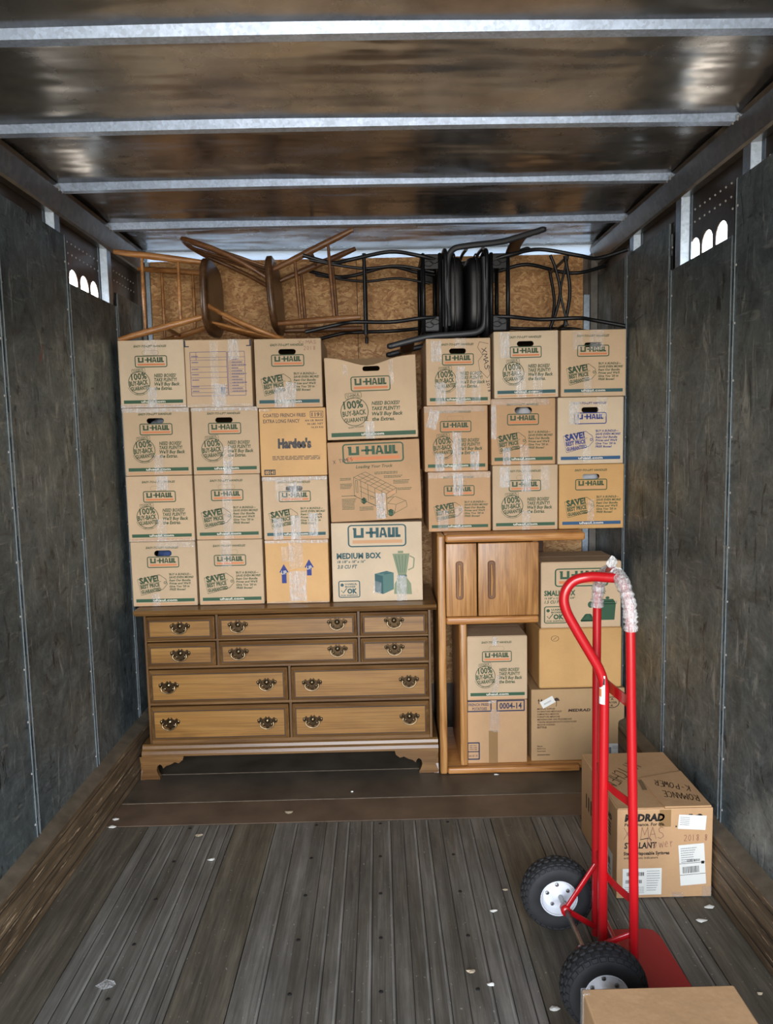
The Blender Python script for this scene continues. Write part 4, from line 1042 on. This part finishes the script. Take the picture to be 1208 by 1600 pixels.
# top with moulded edge
t = MB()
prof = [(-.030, .846), (-.036, .840), (-.034, .832), (-.022, .828), (-.014, .818), (-.004, .814), (.46, .814), (.46, .846)]
t.prism([(a, b) for a, b in prof], off(-1.196), off(.263), 'maple_dark', plane='yz')
dl(t, 'dresser_top')
b = MB()
prof = [(.0, .170), (-.010, .164), (-.014, .150), (-.024, .142), (-.030, .128), (-.030, .118), (.46, .118), (.46, .170)]
b.prism(prof, off(-1.195), off(.262), 'maple_dark', plane='yz')
dl(b, 'base_moulding')
def foot(sx_):
    f = MB(); X = off(-1.205) if sx_ < 0 else off(.262)
    P = [(0, .118), (.215, .118), (.210, .098), (.190, .082), (.170, .088), (.150, .076), (.128, .070), (.112, .056), (.108, .070), (.098, .078), (.085, .070), (.080, .050), (.086, .028), (.095, .012), (.095, .001), (-.002, .001), (.004, .022), (.014, .045), (.012, .075), (.002, .100)]
    f.prism([(X-sx_*a, b_) for a, b_ in P], -.030, -.004, 'maple_dark')
    f.prism([(-.030+a*.9, b_) for a, b_ in P], min(X, X-sx_*.022), max(X, X-sx_*.022), 'maple_dark', plane='yz')
    f.box(min(X-sx_*.004, X-sx_*.09), max(X-sx_*.004, X-sx_*.09), -.033, -.01, .001, .014, 'maple_dark', .003)
    return f
for s_ in (-1, 1): dl(foot(s_), 'bracket_foot')
for s_ in (-1, 1):
    X = off(-1.19) if s_ < 0 else off(.19); g = MB(); g.prism([(X, .118), (X+.07, .118), (X+.06, .001), (X+.01, .001)], .42, .455, 'maple_dark'); dl(g, 'bracket_foot')
def pull(par, x, z, drawer_y):
    h = MB(); y = drawer_y
    half = [(0, .020), (.007, .030), (.014, .020), (.024, .016), (.030, .024), (.038, .022), (.036, .012), (.046, .014), (.049, .004), (.044, -.004), (.036, -.002), (.034, -.012), (.026, -.008), (.020, -.020), (.010, -.022), (.0, -.034)]
    P = [(x-a, z+b_) for a, b_ in half] + [(x+a, z+b_) for a, b_ in reversed(half[1:-1])]
    h.prism(P, y-.003, y, 'brass_dark')
    h.lathe([(0, .008), (.008, .006), (.013, 0)], 'brass', 14, Matrix.Translation((x, y-.003, z+.008)) @ Matrix.Rotation(math.pi/2, 4, 'X'))
    for s2 in (-1, 1):
        h.lathe([(0, .018), (.005, .017), (.0065, .011), (.004, .008), (.0045, 0)], 'brass', 12, Matrix.Translation((x+s2*.031, y-.003, z+.004)) @ Matrix.Rotation(math.pi/2, 4, 'X'))
        h.lathe([(0, .004), (.005, .003), (.007, 0)], 'brass', 10, Matrix.Translation((x+s2*.042, y-.003, z+.010)) @ Matrix.Rotation(math.pi/2, 4, 'X'))
        h.lathe([(0, .003), (.004, .002), (.006, 0)], 'brass', 10, Matrix.Translation((x+s2*.020, y-.003, z-.010)) @ Matrix.Rotation(math.pi/2, 4, 'X'))
    o = h.build('drawer_pull', par)
    bl = MB(); bp = [(x+s2*.031*1.0, y-.018, z+.004) for s2 in (-1,)] + [(x-.033, y-.020, z-.006), (x-.026, y-.022, z-.017), (x-.012, y-.023, z-.024), (x, y-.023, z-.026), (x+.012, y-.023, z-.024), (x+.026, y-.022, z-.017), (x+.033, y-.020, z-.006), (x+.031, y-.018, z+.004)]
    bl.tube(smooth_path(bp, 4), .0031, 'brass', 8); bl.build('bail', o) if False else None
    h2 = bl; 
    # the swinging bail belongs to the same pull
    me_o = h2.build('bail_tmp'); bm = bmesh.new(); bm.from_mesh(o.data); nmat = len(o.data.materials)
    bi = [i for i, m_ in enumerate(o.data.materials) if m_.name == 'antique_brass'][0]
    n0 = len(bm.faces); bm.from_mesh(me_o.data); bm.faces.ensure_lookup_table()
    for f_ in bm.faces[n0:]: f_.material_index = bi
    bm.to_mesh(o.data); bm.free(); bpy.data.objects.remove(me_o, do_unlink=True)
    return o
def drawer(x0, x1, z0, z1, pulls):
    x0, x1 = off(x0)+.0015, off(x1)-.0015; z0 += .0015; z1 -= .0015; d = MB(); y = -.010; b_ = .019
    d.box(x0, x1, y, .03, z0, z1, 'maple_dark', .003)
    # raised and bevelled front
    vs = [(x0+.004, y-.001, z0+.004), (x1-.004, y-.001, z0+.004), (x1-.004, y-.001, z1-.004), (x0+.004, y-.001, z1-.004),
          (x0+b_-.004, y-.011, z0+b_-.004), (x1-b_+.004, y-.011, z0+b_-.004), (x1-b_+.004, y-.011, z1-b_+.004), (x0+b_-.004, y-.011, z1-b_+.004)]
    d.add(vs, [(0,1,5,4), (1,2,6,5), (2,3,7,6), (3,0,4,7), (4,5,6,7)], 'maple_dark')
    d.box(x0+b_-.003, x1-b_+.003, y-.0125, y-.010, z0+b_-.003, z1-b_+.003, 'groove')
    d.box(x0+b_+.001, x1-b_-.001, y-.0155, y-.011, z0+b_+.001, z1-b_-.001, 'maple', .0015)
    d.box(x0+.02, x1-.02, .03, .40, z0+.01, z1-.02, 'maple_dark')
    o = dl(d, 'drawer')
    for px, pz in pulls: pull(o, off(px), pz, y-.0155)
    return o
for a in ((-1.146, -.8135, .695, .811, [(-.977, .760)]), (-.799, -.124, .695, .811, [(-.698, .761), (-.219, .763)]), (-.109, .221, .695, .811, [(.056, .765)]),
          (-1.146, -.8135, .564, .682, [(-.981, .626)]), (-.799, -.124, .564, .682, [(-.70, .628), (-.22, .631)]), (-.109, .221, .564, .682, [(.056, .632)]),
          (-1.146, -.469, .380, .547, [(-1.045, .468), (-.570, .472)]), (-.453, .221, .380, .547, [(-.349, .466), (.123, .470)]),
          (-1.146, -.469, .189, .362, [(-1.048, .284), (-.573, .279)]), (-.453, .221, .189, .362, [(-.351, .280), (.123, .284)])):
    drawer(*a)

# ================================================================== OAK CABINET
cb = empty('oak_cabinet', (.62, 3.475, 0)); tag(cb, 'light oak desk hutch with small cupboard doors carrying the right block of boxes', 'cabinet')
cx_ = .62; CO = lambda x: x-cx_
def cpart(name, *boxes, par=cb, label=None):
    m_ = MB()
    for bx in boxes: m_.box(CO(bx[0]), CO(bx[1]), bx[2], bx[3], bx[4], bx[5], bx[6], bx[7] if len(bx) > 7 else .005, seg=3)
    o = m_.build(name, par)
    if label: o['label'] = label
    return o
cpart('side_panel', (.2685, .3055, 0, .045, .002, 1.185, 'oak', .010), (.274, .300, .04, .46, .002, 1.185, 'oak', .003))
cpart('cabinet_top', (.3065, .975, 0, .05, 1.147, 1.186, 'oak_x', .012), (.3065, .975, .046, .50, 1.150, 1.186, 'oak_x', .003))
cpart('cupboard_floor', (.3065, .753, 0, .04, .750, .786, 'oak_x', .010), (.3065, .753, .036, .44, .754, .784, 'oak_x', .003))
cpart('cupboard_side', (.728, .752, .03, .44, .787, 1.146, 'oak', .002))
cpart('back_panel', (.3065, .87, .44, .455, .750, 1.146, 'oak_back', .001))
cpart('inner_panel', (.371, .408, .02, .055, .0335, .7495, 'oak', .010), (.376, .402, .05, .44, .0335, .7495, 'oak', .003))
cpart('base_board', (.3065, .955, 0, .04, .002, .032, 'oak_x', .008), (.3065, 1.195, .036, .52, .002, .032, 'oak_x', .003))
for x0, x1, hx in ((.3085, .4555, .373), (.4625, .7525, .526)):
    d = cpart('door', (x0, x1, .004, .024, .789, 1.143, 'oak', .004))
    g = MB(); P = []
    for c_, a0 in ((1.045, 0), (.885, 180)):
        for k_ in range(9):
            a = math.radians(a0+180*k_/8); P.append((CO(hx)+.0165*math.cos(a), c_+.012*math.sin(a)))
    g.prism(P, .0032, .0045, 'oak_dark')
    r_ = [(a, .003, b_) for a, b_ in P]; g.tube(r_, .0022, 'oak_dark', 6, closed=True)
    g.tube([(CO(hx), .004, 1.04), (CO(hx)+.002, .002, .965), (CO(hx), .004, .89)], [.006, .0075, .006], 'oak', 8)
    g.build('finger_pull', d)

# ================================================================== WOODEN CHAIRS (lying on the boxes)
def wood_chair(name, wood, seatm, label, recl=1.0, ff=-.195, rf=.212):
    ch = empty(name); tag(ch, label, 'chair', 'wooden spindle-back chairs lying on the boxes')
    H = .398
    s_ = MB(); n = 40; top = []; 
    for k_ in range(n):
        a = 2*math.pi*k_/n; ca, sa = math.cos(a), math.sin(a)
        e_ = .62
        top.append((.205*math.copysign(abs(ca)**e_, ca), .182*math.copysign(abs(sa)**e_, sa)*(1.0)))
    rings = [(.93, H), (1.0, H+.007), (1.0, H+.026), (.94, H+.034), (.6, H+.030), (.0, H+.027)]
    vs = []
    for f, z in rings: vs += [(x*f, y*f, z) for x, y in top]
    fs = [(r*n+i, r*n+(i+1) % n, (r+1)*n+(i+1) % n, (r+1)*n+i) for r in range(len(rings)-1) for i in range(n)]
    s_.add(vs, fs, seatm, True); s_.add([(x*.93, y*.93, H) for x, y in top], [list(range(n))[::-1]], seatm)
    s_.build('seat', ch)
    legs = {}
    for sx_ in (-1, 1):
        for sy_, r0, f0 in ((-1, -.150, ff), (1, .100, rf)):
            a, b_ = Vector((sx_*.125, r0, H+.01)), Vector((sx_*.178, f0, 0))
            legs[sx_, sy_] = (a, b_)
            pts = [a.lerp(b_, t) for t in (0, .06, .3, .6, .85, 1)]
            g = MB(); g.tube(pts, [.011, .0125, .0155, .0165, .0145, .011], wood, 12); g.build('leg', ch)
    def on(k1, z): a, b_ = legs[k1]; t = (a.z-z)/(a.z-b_.z); return a.lerp(b_, t)
    for sx_ in (-1, 1):
        for z in (.125, .29):
            a, b_ = on((sx_, -1), z), on((sx_, 1), z); g = MB()
            g.tube([a, a.lerp(b_, .3), a.lerp(b_, .5), a.lerp(b_, .7), b_], [.0065, .0085, .0095, .0085, .0065], wood, 10); g.build('stretcher', ch)
    a, b_ = on((-1, 1), .21), on((1, 1), .21); g = MB(); g.tube([a, a.lerp(b_, .5), b_], [.0065, .010, .0065], wood, 10); g.build('stretcher', ch)
    arch = [(-.165, .060, H+.03), (-.178, .115, H+.14), (-.178, .165, H+.26), (-.150, .200, H+.36), (-.085, .225, H+.425), (0, .232, H+.44)]
    arch = [(x, .06+(y-.06)*recl, z) for x, y, z in arch]; arch = arch + [(-x, y, z) for x, y, z in reversed(arch[:-1])]
    g = MB(); g.tube(smooth_path(arch, 6), .0115, wood, 12); g.build('back_hoop', ch)
    for x in (-.105, -.04, .04, .105):
        g = MB(); a = Vector((x*.9, .125, H+.03)); b_ = Vector((x*1.15, .06+(.162-abs(x)*.15)*recl, H+.425-abs(x)*.55))
        g.tube([a, a.lerp(b_, .35), a.lerp(b_, .6), b_], [.006, .0085, .0075, .005], wood, 8); g.build('spindle', ch)
    return ch
def lie(ch, seat_world, zx, tilt=0, roll=0, H=.415, back=None):
    """turn a chair on its side: its up axis along +x (zx=1) or -x (zx=-1), its back down or up"""
    Z = Vector((zx, 0, 0)); Yb = Vector((0, 0, back or -zx)); X = Yb.cross(Z)
    m_ = Matrix((X, Yb, Z)).transposed().to_4x4()
    m_ = Matrix.Rotation(math.radians(tilt), 4, 'Y') @ Matrix.Rotation(math.radians(roll), 4, 'X') @ m_
    loc = Vector(seat_world) - m_.to_3x3() @ Vector((0, 0, H))
    m_.translation = loc; ch.matrix_world = m_
wc1 = wood_chair('wooden_chair', 'chair_wood', 'chair_seat', 'honey wood spindle-back chair lying on its side against the left wall', 1.1)
lie(wc1, (-.812, 3.78, 2.354), 1, 0)
wc2 = wood_chair('wooden_chair', 'chair_brown', 'chair_seat', 'brown wood spindle-back chair lying sideways right of the honey one, legs rightward', 1.4, -.160, .245)
lie(wc2, (-.497, 3.78, 2.360), -1, -3.5)

# ================================================================== BLACK METAL CHAIRS
def black_chair(label, cross, double, curvy, lift=0):
    ch = empty('metal_chair'); tag(ch, label, 'chair', 'black metal stools with padded seats lying on the boxes')
    H = .655    # underside of the apron top / seat frame
    r = .0095
    legs = {}
    for sx_ in (-1, 1):
        for sy_ in (-1, 1):
            base = [(.150, H-.0), (.172, H-.10), (.198, H-.24), (.162, H-.42), (.152, H-.52), (.186, .0)] if sy_ == curvy else [(.112, H-.0), (.118, H-.10), (.130, H-.24), (.130, H-.42), (.138, H-.50), (.172, .0)]
            pts = [Vector((sx_*(.155+.02*(q_ % 2)), sy_*a, z)) for q_, (a, z) in enumerate(base)]
            pts[-1].x = sx_*.17
            g = MB(); sp_ = smooth_path(pts, 6); g.tube(sp_, r, 'black_metal', 10); g.build('leg', ch); legs[sx_, sy_] = sp_
        if double:
            pts = [Vector((sx_*.135, .105, H-.03)), Vector((sx_*.14, .135, H-.2)), Vector((sx_*.15, .125, H-.38)), Vector((sx_*.165, .165, .03))]
            g = MB(); g.tube(smooth_path(pts, 6), .007, 'black_metal', 8); g.build('leg_brace', ch)
    if cross:
        for sx_ in (-1, 1):
            x = sx_*.158
            g = MB(); g.tube(smooth_path([(x, -.165, H-.36), (x, 0, H-.385), (x, .165, H-.36)], 6), .0085, 'black_metal', 8)
            if sx_ < 0:
                g.tube(smooth_path([(x, -.17, H-.29), (x, -.10, H-.318), (x, .0, H-.338), (x, .10, H-.318), (x, .17, H-.29)], 6), .0075, 'black_metal', 8)
                g.tube(smooth_path([(x, -.165, H-.375), (x, -.10, H-.360), (x, .0, H-.340), (x, .10, H-.360), (x, .165, H-.375)], 6), .006, 'black_metal', 8)
            g.build('foot_rest', ch)
    else:
        for sx_ in (-1, 1):
            g = MB(); g.tube([(sx_*.165, -.19, H-.365), (sx_*.165, .19, H-.365)], .009, 'black_metal', 10); g.build('foot_rest', ch)
    for sy_ in (-1, 1):
        g = MB(); g.tube([(-.17, sy_*.155, H-.365), (.17, sy_*.155, H-.365)], .008, 'black_metal', 10); g.build('foot_rest', ch)
    # apron: two square rings joined by ornamental plates
    ap = MB()
    for z, rr in ((H-.085, .0105), (H-.005, .0105)):
        ap.tube([(-.168, -.178, z), (.168, -.178, z), (.168, .178, z), (-.168, .178, z)], rr, 'black_metal', 8, closed=True)
    for sx_ in (-1, 1):
        for sy_ in (-1, 1):
            y0_, y1_ = sorted((sy_*.178, sy_*.110)); ap.box(min(sx_*.171, sx_*.165), max(sx_*.171, sx_*.165), y0_, y1_, H-.085, H-.005, 'black_metal', .002)
            x0_, x1_ = sorted((sx_*.168, sx_*.105)); ap.box(x0_, x1_, min(sy_*.181, sy_*.175), max(sy_*.181, sy_*.175), H-.085, H-.005, 'black_metal', .002)
            for d_ in (-.013, .013):
                ap.tube([(sx_*.174, sy_*.143+.013*math.cos(a*.52)+d_*.5, H-.045+.020*math.sin(a*.52)+d_) for a in range(12)], .0018, 'black_metal', 6, closed=True)
    ap.build('apron', ch)
    sf = MB(); sf.tube(smooth_path([(-.185, -.185, H+.02), (0, -.192, H+.02), (.185, -.185, H+.02), (.19, 0, H+.02), (.185, .185, H+.02), (0, .192, H+.02), (-.185, .185, H+.02), (-.19, 0, H+.02)], 5, True), .011, 'black_metal', 10, closed=True)
    sf.box(-.16, .16, -.16, .16, H+.005, H+.02, 'black_metal', .003); sf.build('seat_frame', ch)
    cu = MB(); bm = bmesh.new(); bmesh.ops.create_cube(bm, size=2); bmesh.ops.subdivide_edges(bm, edges=bm.edges[:], cuts=7, use_grid_fill=True)
    for v in bm.verts:
        c_ = v.co; l4 = (abs(c_.x)**5+abs(c_.y)**5+abs(c_.z)**3.2)**(1/4.6); l4 = max(l4, .001); m_ = max(abs(c_.x), abs(c_.y), abs(c_.z))
        q = c_*(m_/l4) if l4 > 0 else c_; q = c_.normalized()*((abs(c_.normalized().x)**4.5+abs(c_.normalized().y)**4.5+abs(c_.normalized().z)**4.5)**(-1/4.5))
        v.co = Vector((q.x*.182, q.y*.182, H+.068+q.z*.047))
    cu.addbm(bm, 'vinyl', True)
    cu.tube(smooth_path([(-.172, -.172, H+.065), (0, -.183, H+.065), (.172, -.172, H+.065), (.183, 0, H+.065), (.172, .172, H+.065), (0, .183, H+.065), (-.172, .172, H+.065), (-.183, 0, H+.065)], 5, True), .004, 'vinyl', 6, closed=True)
    cu.build('cushion', ch)
    # back posts and crest
    for sx_ in (-1, 1):
        g = MB(); p_ = [(sx_*.192, -.16, H+.03), (sx_*.194, .0, H+.028), (sx_*.194, .135, H+.030), (sx_*.194, .182, H+.055), (sx_*.194, .195, H+.12), (sx_*.190, .203, H+.28), (sx_*.188, .222, H+.38), (sx_*.186, .243, H+.47), (sx_*.186, .246, H+.485)]
        p_ = [(a, b_+lift*max(0, (z-H-.04)/.445)+(lift*.4 if z > H+.05 else 0), z) for a, b_, z in p_]
        g.tube(smooth_path(p_, 5), .0115, 'black_hi', 10, flat=(1.25, .8)); g.lathe([(0, .016), (.010, .013), (.014, .002), (.012, -.01)], 'black_hi', 12, Matrix.Translation((sx_*.186, .246+1.4*lift, H+.485)))
        g.build('back_post', ch)
    cr_ = MB(); k5 = lift*1.2
    cr_.tube(smooth_path([(-.186, .224+k5, H+.40), (-.1, .243+k5, H+.40), (0, .25+k5, H+.40), (.1, .243+k5, H+.40), (.186, .224+k5, H+.40)], 5), .034, 'pad_brown', 12, flat=(1.0, .28)); cr_.build('crest_rail', ch)
    g = MB(); g.tube(smooth_path([(-.190, .199, H+.20), (0, .215, H+.20), (.190, .199, H+.20)], 5), .008, 'black_metal', 8); g.tube(smooth_path([(-.192, .194, H+.12), (0, .21, H+.12), (.192, .194, H+.12)], 5), .008, 'black_metal', 8); g.build('back_slat', ch)
    return ch
bc1 = black_chair('black metal stool lying with straight foot rests, its legs pointing left', False, True, 1, .024)
lie(bc1, (.335, 3.79, 2.335), 1, 0, H=.675, back=1)
bc2 = black_chair('black metal stool lying with crossed foot rests, its legs reaching the right wall', True, False, -1)
lie(bc2, (.530, 3.79, 2.333), -1, 0, H=.675, back=-1)

# ================================================================== RED HAND TRUCK
HT = Vector((.685, 2.14, 0)); ht = empty('hand_truck', HT); tag(ht, 'red hand truck with looped handle and black tyres standing on the floor', 'hand truck')
def hp(name, mb, label=None, par=ht):
    o = mb.build(name, par); 
    if label: o['label'] = label
    return o
L_ = lambda x, y, z: Vector((x, y, z))-HT
fr = MB()
nearp = [L_(.718, 2.02, .012), L_(.712, 2.02, .4), L_(.700, 2.02, .85), L_(.694, 2.022, 1.12)]
farp = [L_(.676, 2.275, 1.12), L_(.676, 2.275, .85), L_(.678, 2.275, .4), L_(.680, 2.275, .012)]
arch = [L_(.692, 2.035, 1.185), L_(.688, 2.075, 1.228), L_(.684, 2.145, 1.245), L_(.680, 2.215, 1.228), L_(.677, 2.260, 1.185)]
fr.tube(smooth_path(nearp+arch+farp, 8), .0135, 'red', 14)
hp('frame', fr)
lp = MB()
lp.tube(smooth_path([L_(.690, 2.09, 1.236), L_(.655, 2.11, 1.236), L_(.610, 2.135, 1.234), L_(.565, 2.148, 1.218), L_(.541, 2.15, 1.180), L_(.545, 2.15, 1.135), L_(.575, 2.15, 1.075), L_(.618, 2.15, 1.000), L_(.648, 2.15, .945), L_(.660, 2.15, .900), L_(.662, 2.15, .85), L_(.662, 2.15, .5), L_(.664, 2.15, .012)], 8), .0150, 'red', 14)
hp('loop_handle', lp)
for z, bow, hh in ((.885, .004, .017), (.592, .022, .012), (.296, .022, .012)):
    m_ = MB(); a, b_ = Vector(L_(.706 if z > .5 else .713, 2.025, z-.003)), Vector(L_(.679, 2.27, z+.003)); n = 12
    vs = []
    for q in range(n+1):
        t = q/n; c_ = a.lerp(b_, t)+Vector((-bow*math.sin(math.pi*t), 0, 0))
        vs += [c_+Vector((-.002, 0, -hh)), c_+Vector((.002, 0, -hh)), c_+Vector((.002, 0, hh)), c_+Vector((-.002, 0, hh))]
    m_.add(vs, [(q*4+r_, q*4+(r_+1) % 4, (q+1)*4+(r_+1) % 4, (q+1)*4+r_) for q in range(n) for r_ in range(4)], 'red'); hp('cross_bar', m_)
tp = MB()
P = [(.700, 1.985), (.700, 2.300), (.850, 2.300), (.876, 2.292), (.888, 2.262), (.897, 2.04), (.893, 2.005), (.870, 1.985)]
tp.prism([(a-HT.x, b_-HT.y) for a, b_ in P], .003, .009, 'red_plate', plane='xy')
tp.box(.690-HT.x, .702-HT.x, 1.985-HT.y, 2.30-HT.y, .003, .10, 'red', .002)
hp('toe_plate', tp)
AX = .572; AZ = .122
br = []
for y in (2.245, 1.985+.06):
    g = MB(); rx = .680 if y > 2.1 else .712
    for za in ((.262, .045) if y > 2.1 else (.185, .045)):
        g.tube([L_(rx-.006, y+(.02 if y > 2.1 else -.015), za), L_(AX, y, AZ)], .0095, 'red', 8, flat=(1, .6))
    g.lathe([(.0, -.012), (.016, -.012), (.016, .012), (0, .012)], 'red', 14, Matrix.Translation(L_(AX, y, AZ)) @ Matrix.Rotation(math.pi/2, 4, 'X')); hp('axle_brace', g)
g = MB(); g.tube([L_(AX-.002, 2.37, AZ), L_(AX+.012, 1.86, AZ)], .008, 'steel', 12); hp('axle', g)
def wheel(c_):
    R, r2, wd = .119, .058, .040
    q = Matrix.Translation(c_) @ Matrix.Rotation(math.radians(-1.5), 4, 'Z') @ Matrix.Rotation(math.pi/2, 4, 'X')
    ty = MB()
    prof = [(r2, -.030), (.066, -.036), (.085, -.041), (.102, -.038), (.112, -.028), (.1155, -.014), (.1165, 0), (.1155, .014), (.112, .028), (.102, .038), (.085, .041), (.066, .036), (r2, .030)]
    ty.lathe(prof, 'rubber', 48, q)
    n = 30
    for i in range(n):
        for rowa, zz, w2, rad, tl in ((0, 0, .015, .1175, 0), (.5, .0195, .013, .1145, 18), (.5, -.0195, .013, .1145, -18), (0, .0335, .010, .107, 48), (0, -.0335, .010, .107, -48)):
            a = 2*math.pi*(i+rowa)/n
            mt = q @ Matrix.Rotation(a, 4, 'Z') @ Matrix.Translation((rad, 0, zz)) @ Matrix.Rotation(math.radians(-tl), 4, 'Y')
            ty.box(-.004, .0035, -.0088, .0088, -w2/2-.001, w2/2+.001, 'rubber', .0015, xf=mt)
    t_ = hp('tyre', ty)
    rm = MB()
    rm.lathe([(.060, .034), (.060, .030), (.054, .026), (.050, .012), (.044, .010), (.026, .012), (.018, .020), (.014, .022), (.009, .024), (0, .024)], 'rim', 36, q)
    rm.lathe([(.060, -.034), (.060, -.030), (.054, -.026), (.050, -.012), (.044, -.010), (.026, -.012), (.018, -.020), (.014, -.022), (.009, -.024), (0, -.024)], 'rim', 36, q)
    rm.lathe([(.0615, -.034), (.0605, -.0355), (.0585, -.034), (.0585, -.028)], 'rim', 36, q); rm.lathe([(.0615, .034), (.0605, .0355), (.0585, .034), (.0585, .028)], 'rim', 36, q)
    for i in range(5):
        a = 2*math.pi*i/5+.4
        for s2 in (1, -1):
            mt = q @ Matrix.Rotation(a, 4, 'Z') @ Matrix.Translation((.036, 0, s2*.011)) @ (Matrix.Identity(4) if s2 > 0 else Matrix.Rotation(math.pi, 4, 'X'))
            rm.lathe([(.0065, 0), (.0065, .005), (.003, .006), (0, .006)], 'steel', 6, mt, smooth=False)
    hp('wheel_rim', rm, 'white wheel rim')
wheel(L_(.566, 2.335, AZ)); wheel(L_(.592, 1.905, AZ))
def sleeve(path, rad, seed):
    rnd = random.Random(seed); m_ = MB(); sp_ = smooth_path(path, 10)
    m_.tube(sp_, [rad*rnd.uniform(.86, 1.22) for _ in sp_], 'wrap', 12, caps=False); return m_
hp('plastic_wrap', sleeve([L_(.696, 2.022, 1.10), L_(.694, 2.022, 1.14), L_(.692, 2.035, 1.185), L_(.688, 2.075, 1.228), L_(.685, 2.12, 1.243)], .0185, 3), 'crinkled clear plastic wrapped round the bend')
hp('plastic_wrap', sleeve([L_(.682, 2.165, 1.243), L_(.680, 2.215, 1.228), L_(.677, 2.260, 1.185), L_(.676, 2.273, 1.14), L_(.676, 2.275, 1.11)], .0175, 4), 'crinkled clear plastic wrapped round the bend')
tw = MB(); bm = bmesh.new(); bmesh.ops.create_icosphere(bm, subdivisions=2, radius=1); rnd = random.Random(5)
for v in bm.verts: v.co = Vector((v.co.x*.014*rnd.uniform(.5, 1.3), v.co.y*.010*rnd.uniform(.6, 1.3), v.co.z*.024*rnd.uniform(.6, 1.2)))+L_(.684, 2.16, 1.268)
tw.addbm(bm, 'wrap'); hp('plastic_wrap', tw, 'loose tuft of clear plastic')
wl = MB()
def curved_label(zs, a0, a1, m_, rr, cx=.662, cy=2.15):
    vs = []; n = 8
    for z in zs:
        for q in range(n+1):
            a = math.radians(a0+(a1-a0)*q/n); vs.append(L_(cx+rr*math.cos(a), cy+rr*math.sin(a), z))
    wl.add(vs, [(q, q+1, n+2+q, n+1+q) for q in range(n)], m_, True)
curved_label((.845, .945-.012), 190, 262, 'paper', .0160); curved_label((.905, .925), 192, 260, 'black', .0163); curved_label((.868, .892), 192, 225, 'orange', .0163)
hp('warning_label', wl, 'white label on the centre tube')

# ================================================================== LITTER ON THE FLOOR
def scrap(x, y, s_, m_, label, cat, name, seed, lift=.0022, group=None):
    rnd = random.Random(seed); n = 7; mb = MB()
    ring = [(s_*rnd.uniform(.6, 1.2)*math.cos(2*math.pi*k_/n), s_*.6*rnd.uniform(.6, 1.2)*math.sin(2*math.pi*k_/n)) for k_ in range(n)]
    vs = [(a, b_, rnd.uniform(.000, .004)) for a, b_ in ring]+[(0, 0, .005)]+[(a*.9, b_*.9, 0) for a, b_ in ring]
    mb.add(vs, [(k_, (k_+1) % n, n) for k_ in range(n)]+[(k_, n+1+k_, n+1+(k_+1) % n, (k_+1) % n) for k_ in range(n)], m_)
    o = mb.build(name); o.location = (x, y, lift); tag(o, label, cat, group)
g_ = 'paper scraps on the truck floor'
for i, (x, y, s_, m_, lb_) in enumerate((
    (-1.195, 3.121, .017, 'paper', 'white paper scrap by left rub rail at the cross plate, farther of a pair'), (-1.185, 3.055, .019, 'paper', 'white paper scrap by left rub rail at the cross plate, nearer of a pair'),
    (-.791, 2.97, .019, 'crumb', 'round beige scrap on the boards in front of the dresser left end'), (-.699, 2.786, .018, 'paper', 'small whitish scrap on worn boards near the round beige one'),
    (-.432, 3.144, .024, 'crumb', 'long beige scrap on the brown cross plate'), (.541, 3.46, .012, 'paper', 'tiny white scrap against the oak cabinet base'),
    (-.16, 3.32, .008, 'paper', 'tiny white crumb on the dark plate before the dresser'), (.25, 2.132, .016, 'crumb', 'beige round scrap on the screw strip left of the near wheel'),
    (.303, 2.076, .015, 'paper', 'thin white sliver just past the beige round scrap'), (.471, 1.973, .019, 'paper', 'white sliver beside the near tyre'),
    (.365, 2.422, .013, 'paper', 'whitish crumbs between the boards left of the far wheel'), (.428, 2.541, .013, 'crumb', 'beige flake behind and left of the far wheel'),
    (1.115, 2.412, .017, 'paper', 'white scrap just in front of the floor carton at the right wall'), (1.057, 2.341, .020, 'paper', 'long pale scrap right of the toe plate'),
    (1.085, 2.01, .010, 'crumb', 'brownish flake by the right rub rail near the nearest carton'))):
    scrap(x, y, s_, m_, lb_, 'scrap', 'paper_scrap', i+10, group=g_)
scrap(-.871, 2.118, .034, 'scrap_film', 'clear crumpled plastic film scrap on the left ridged boards', 'plastic scrap', 'plastic_scrap', 50)
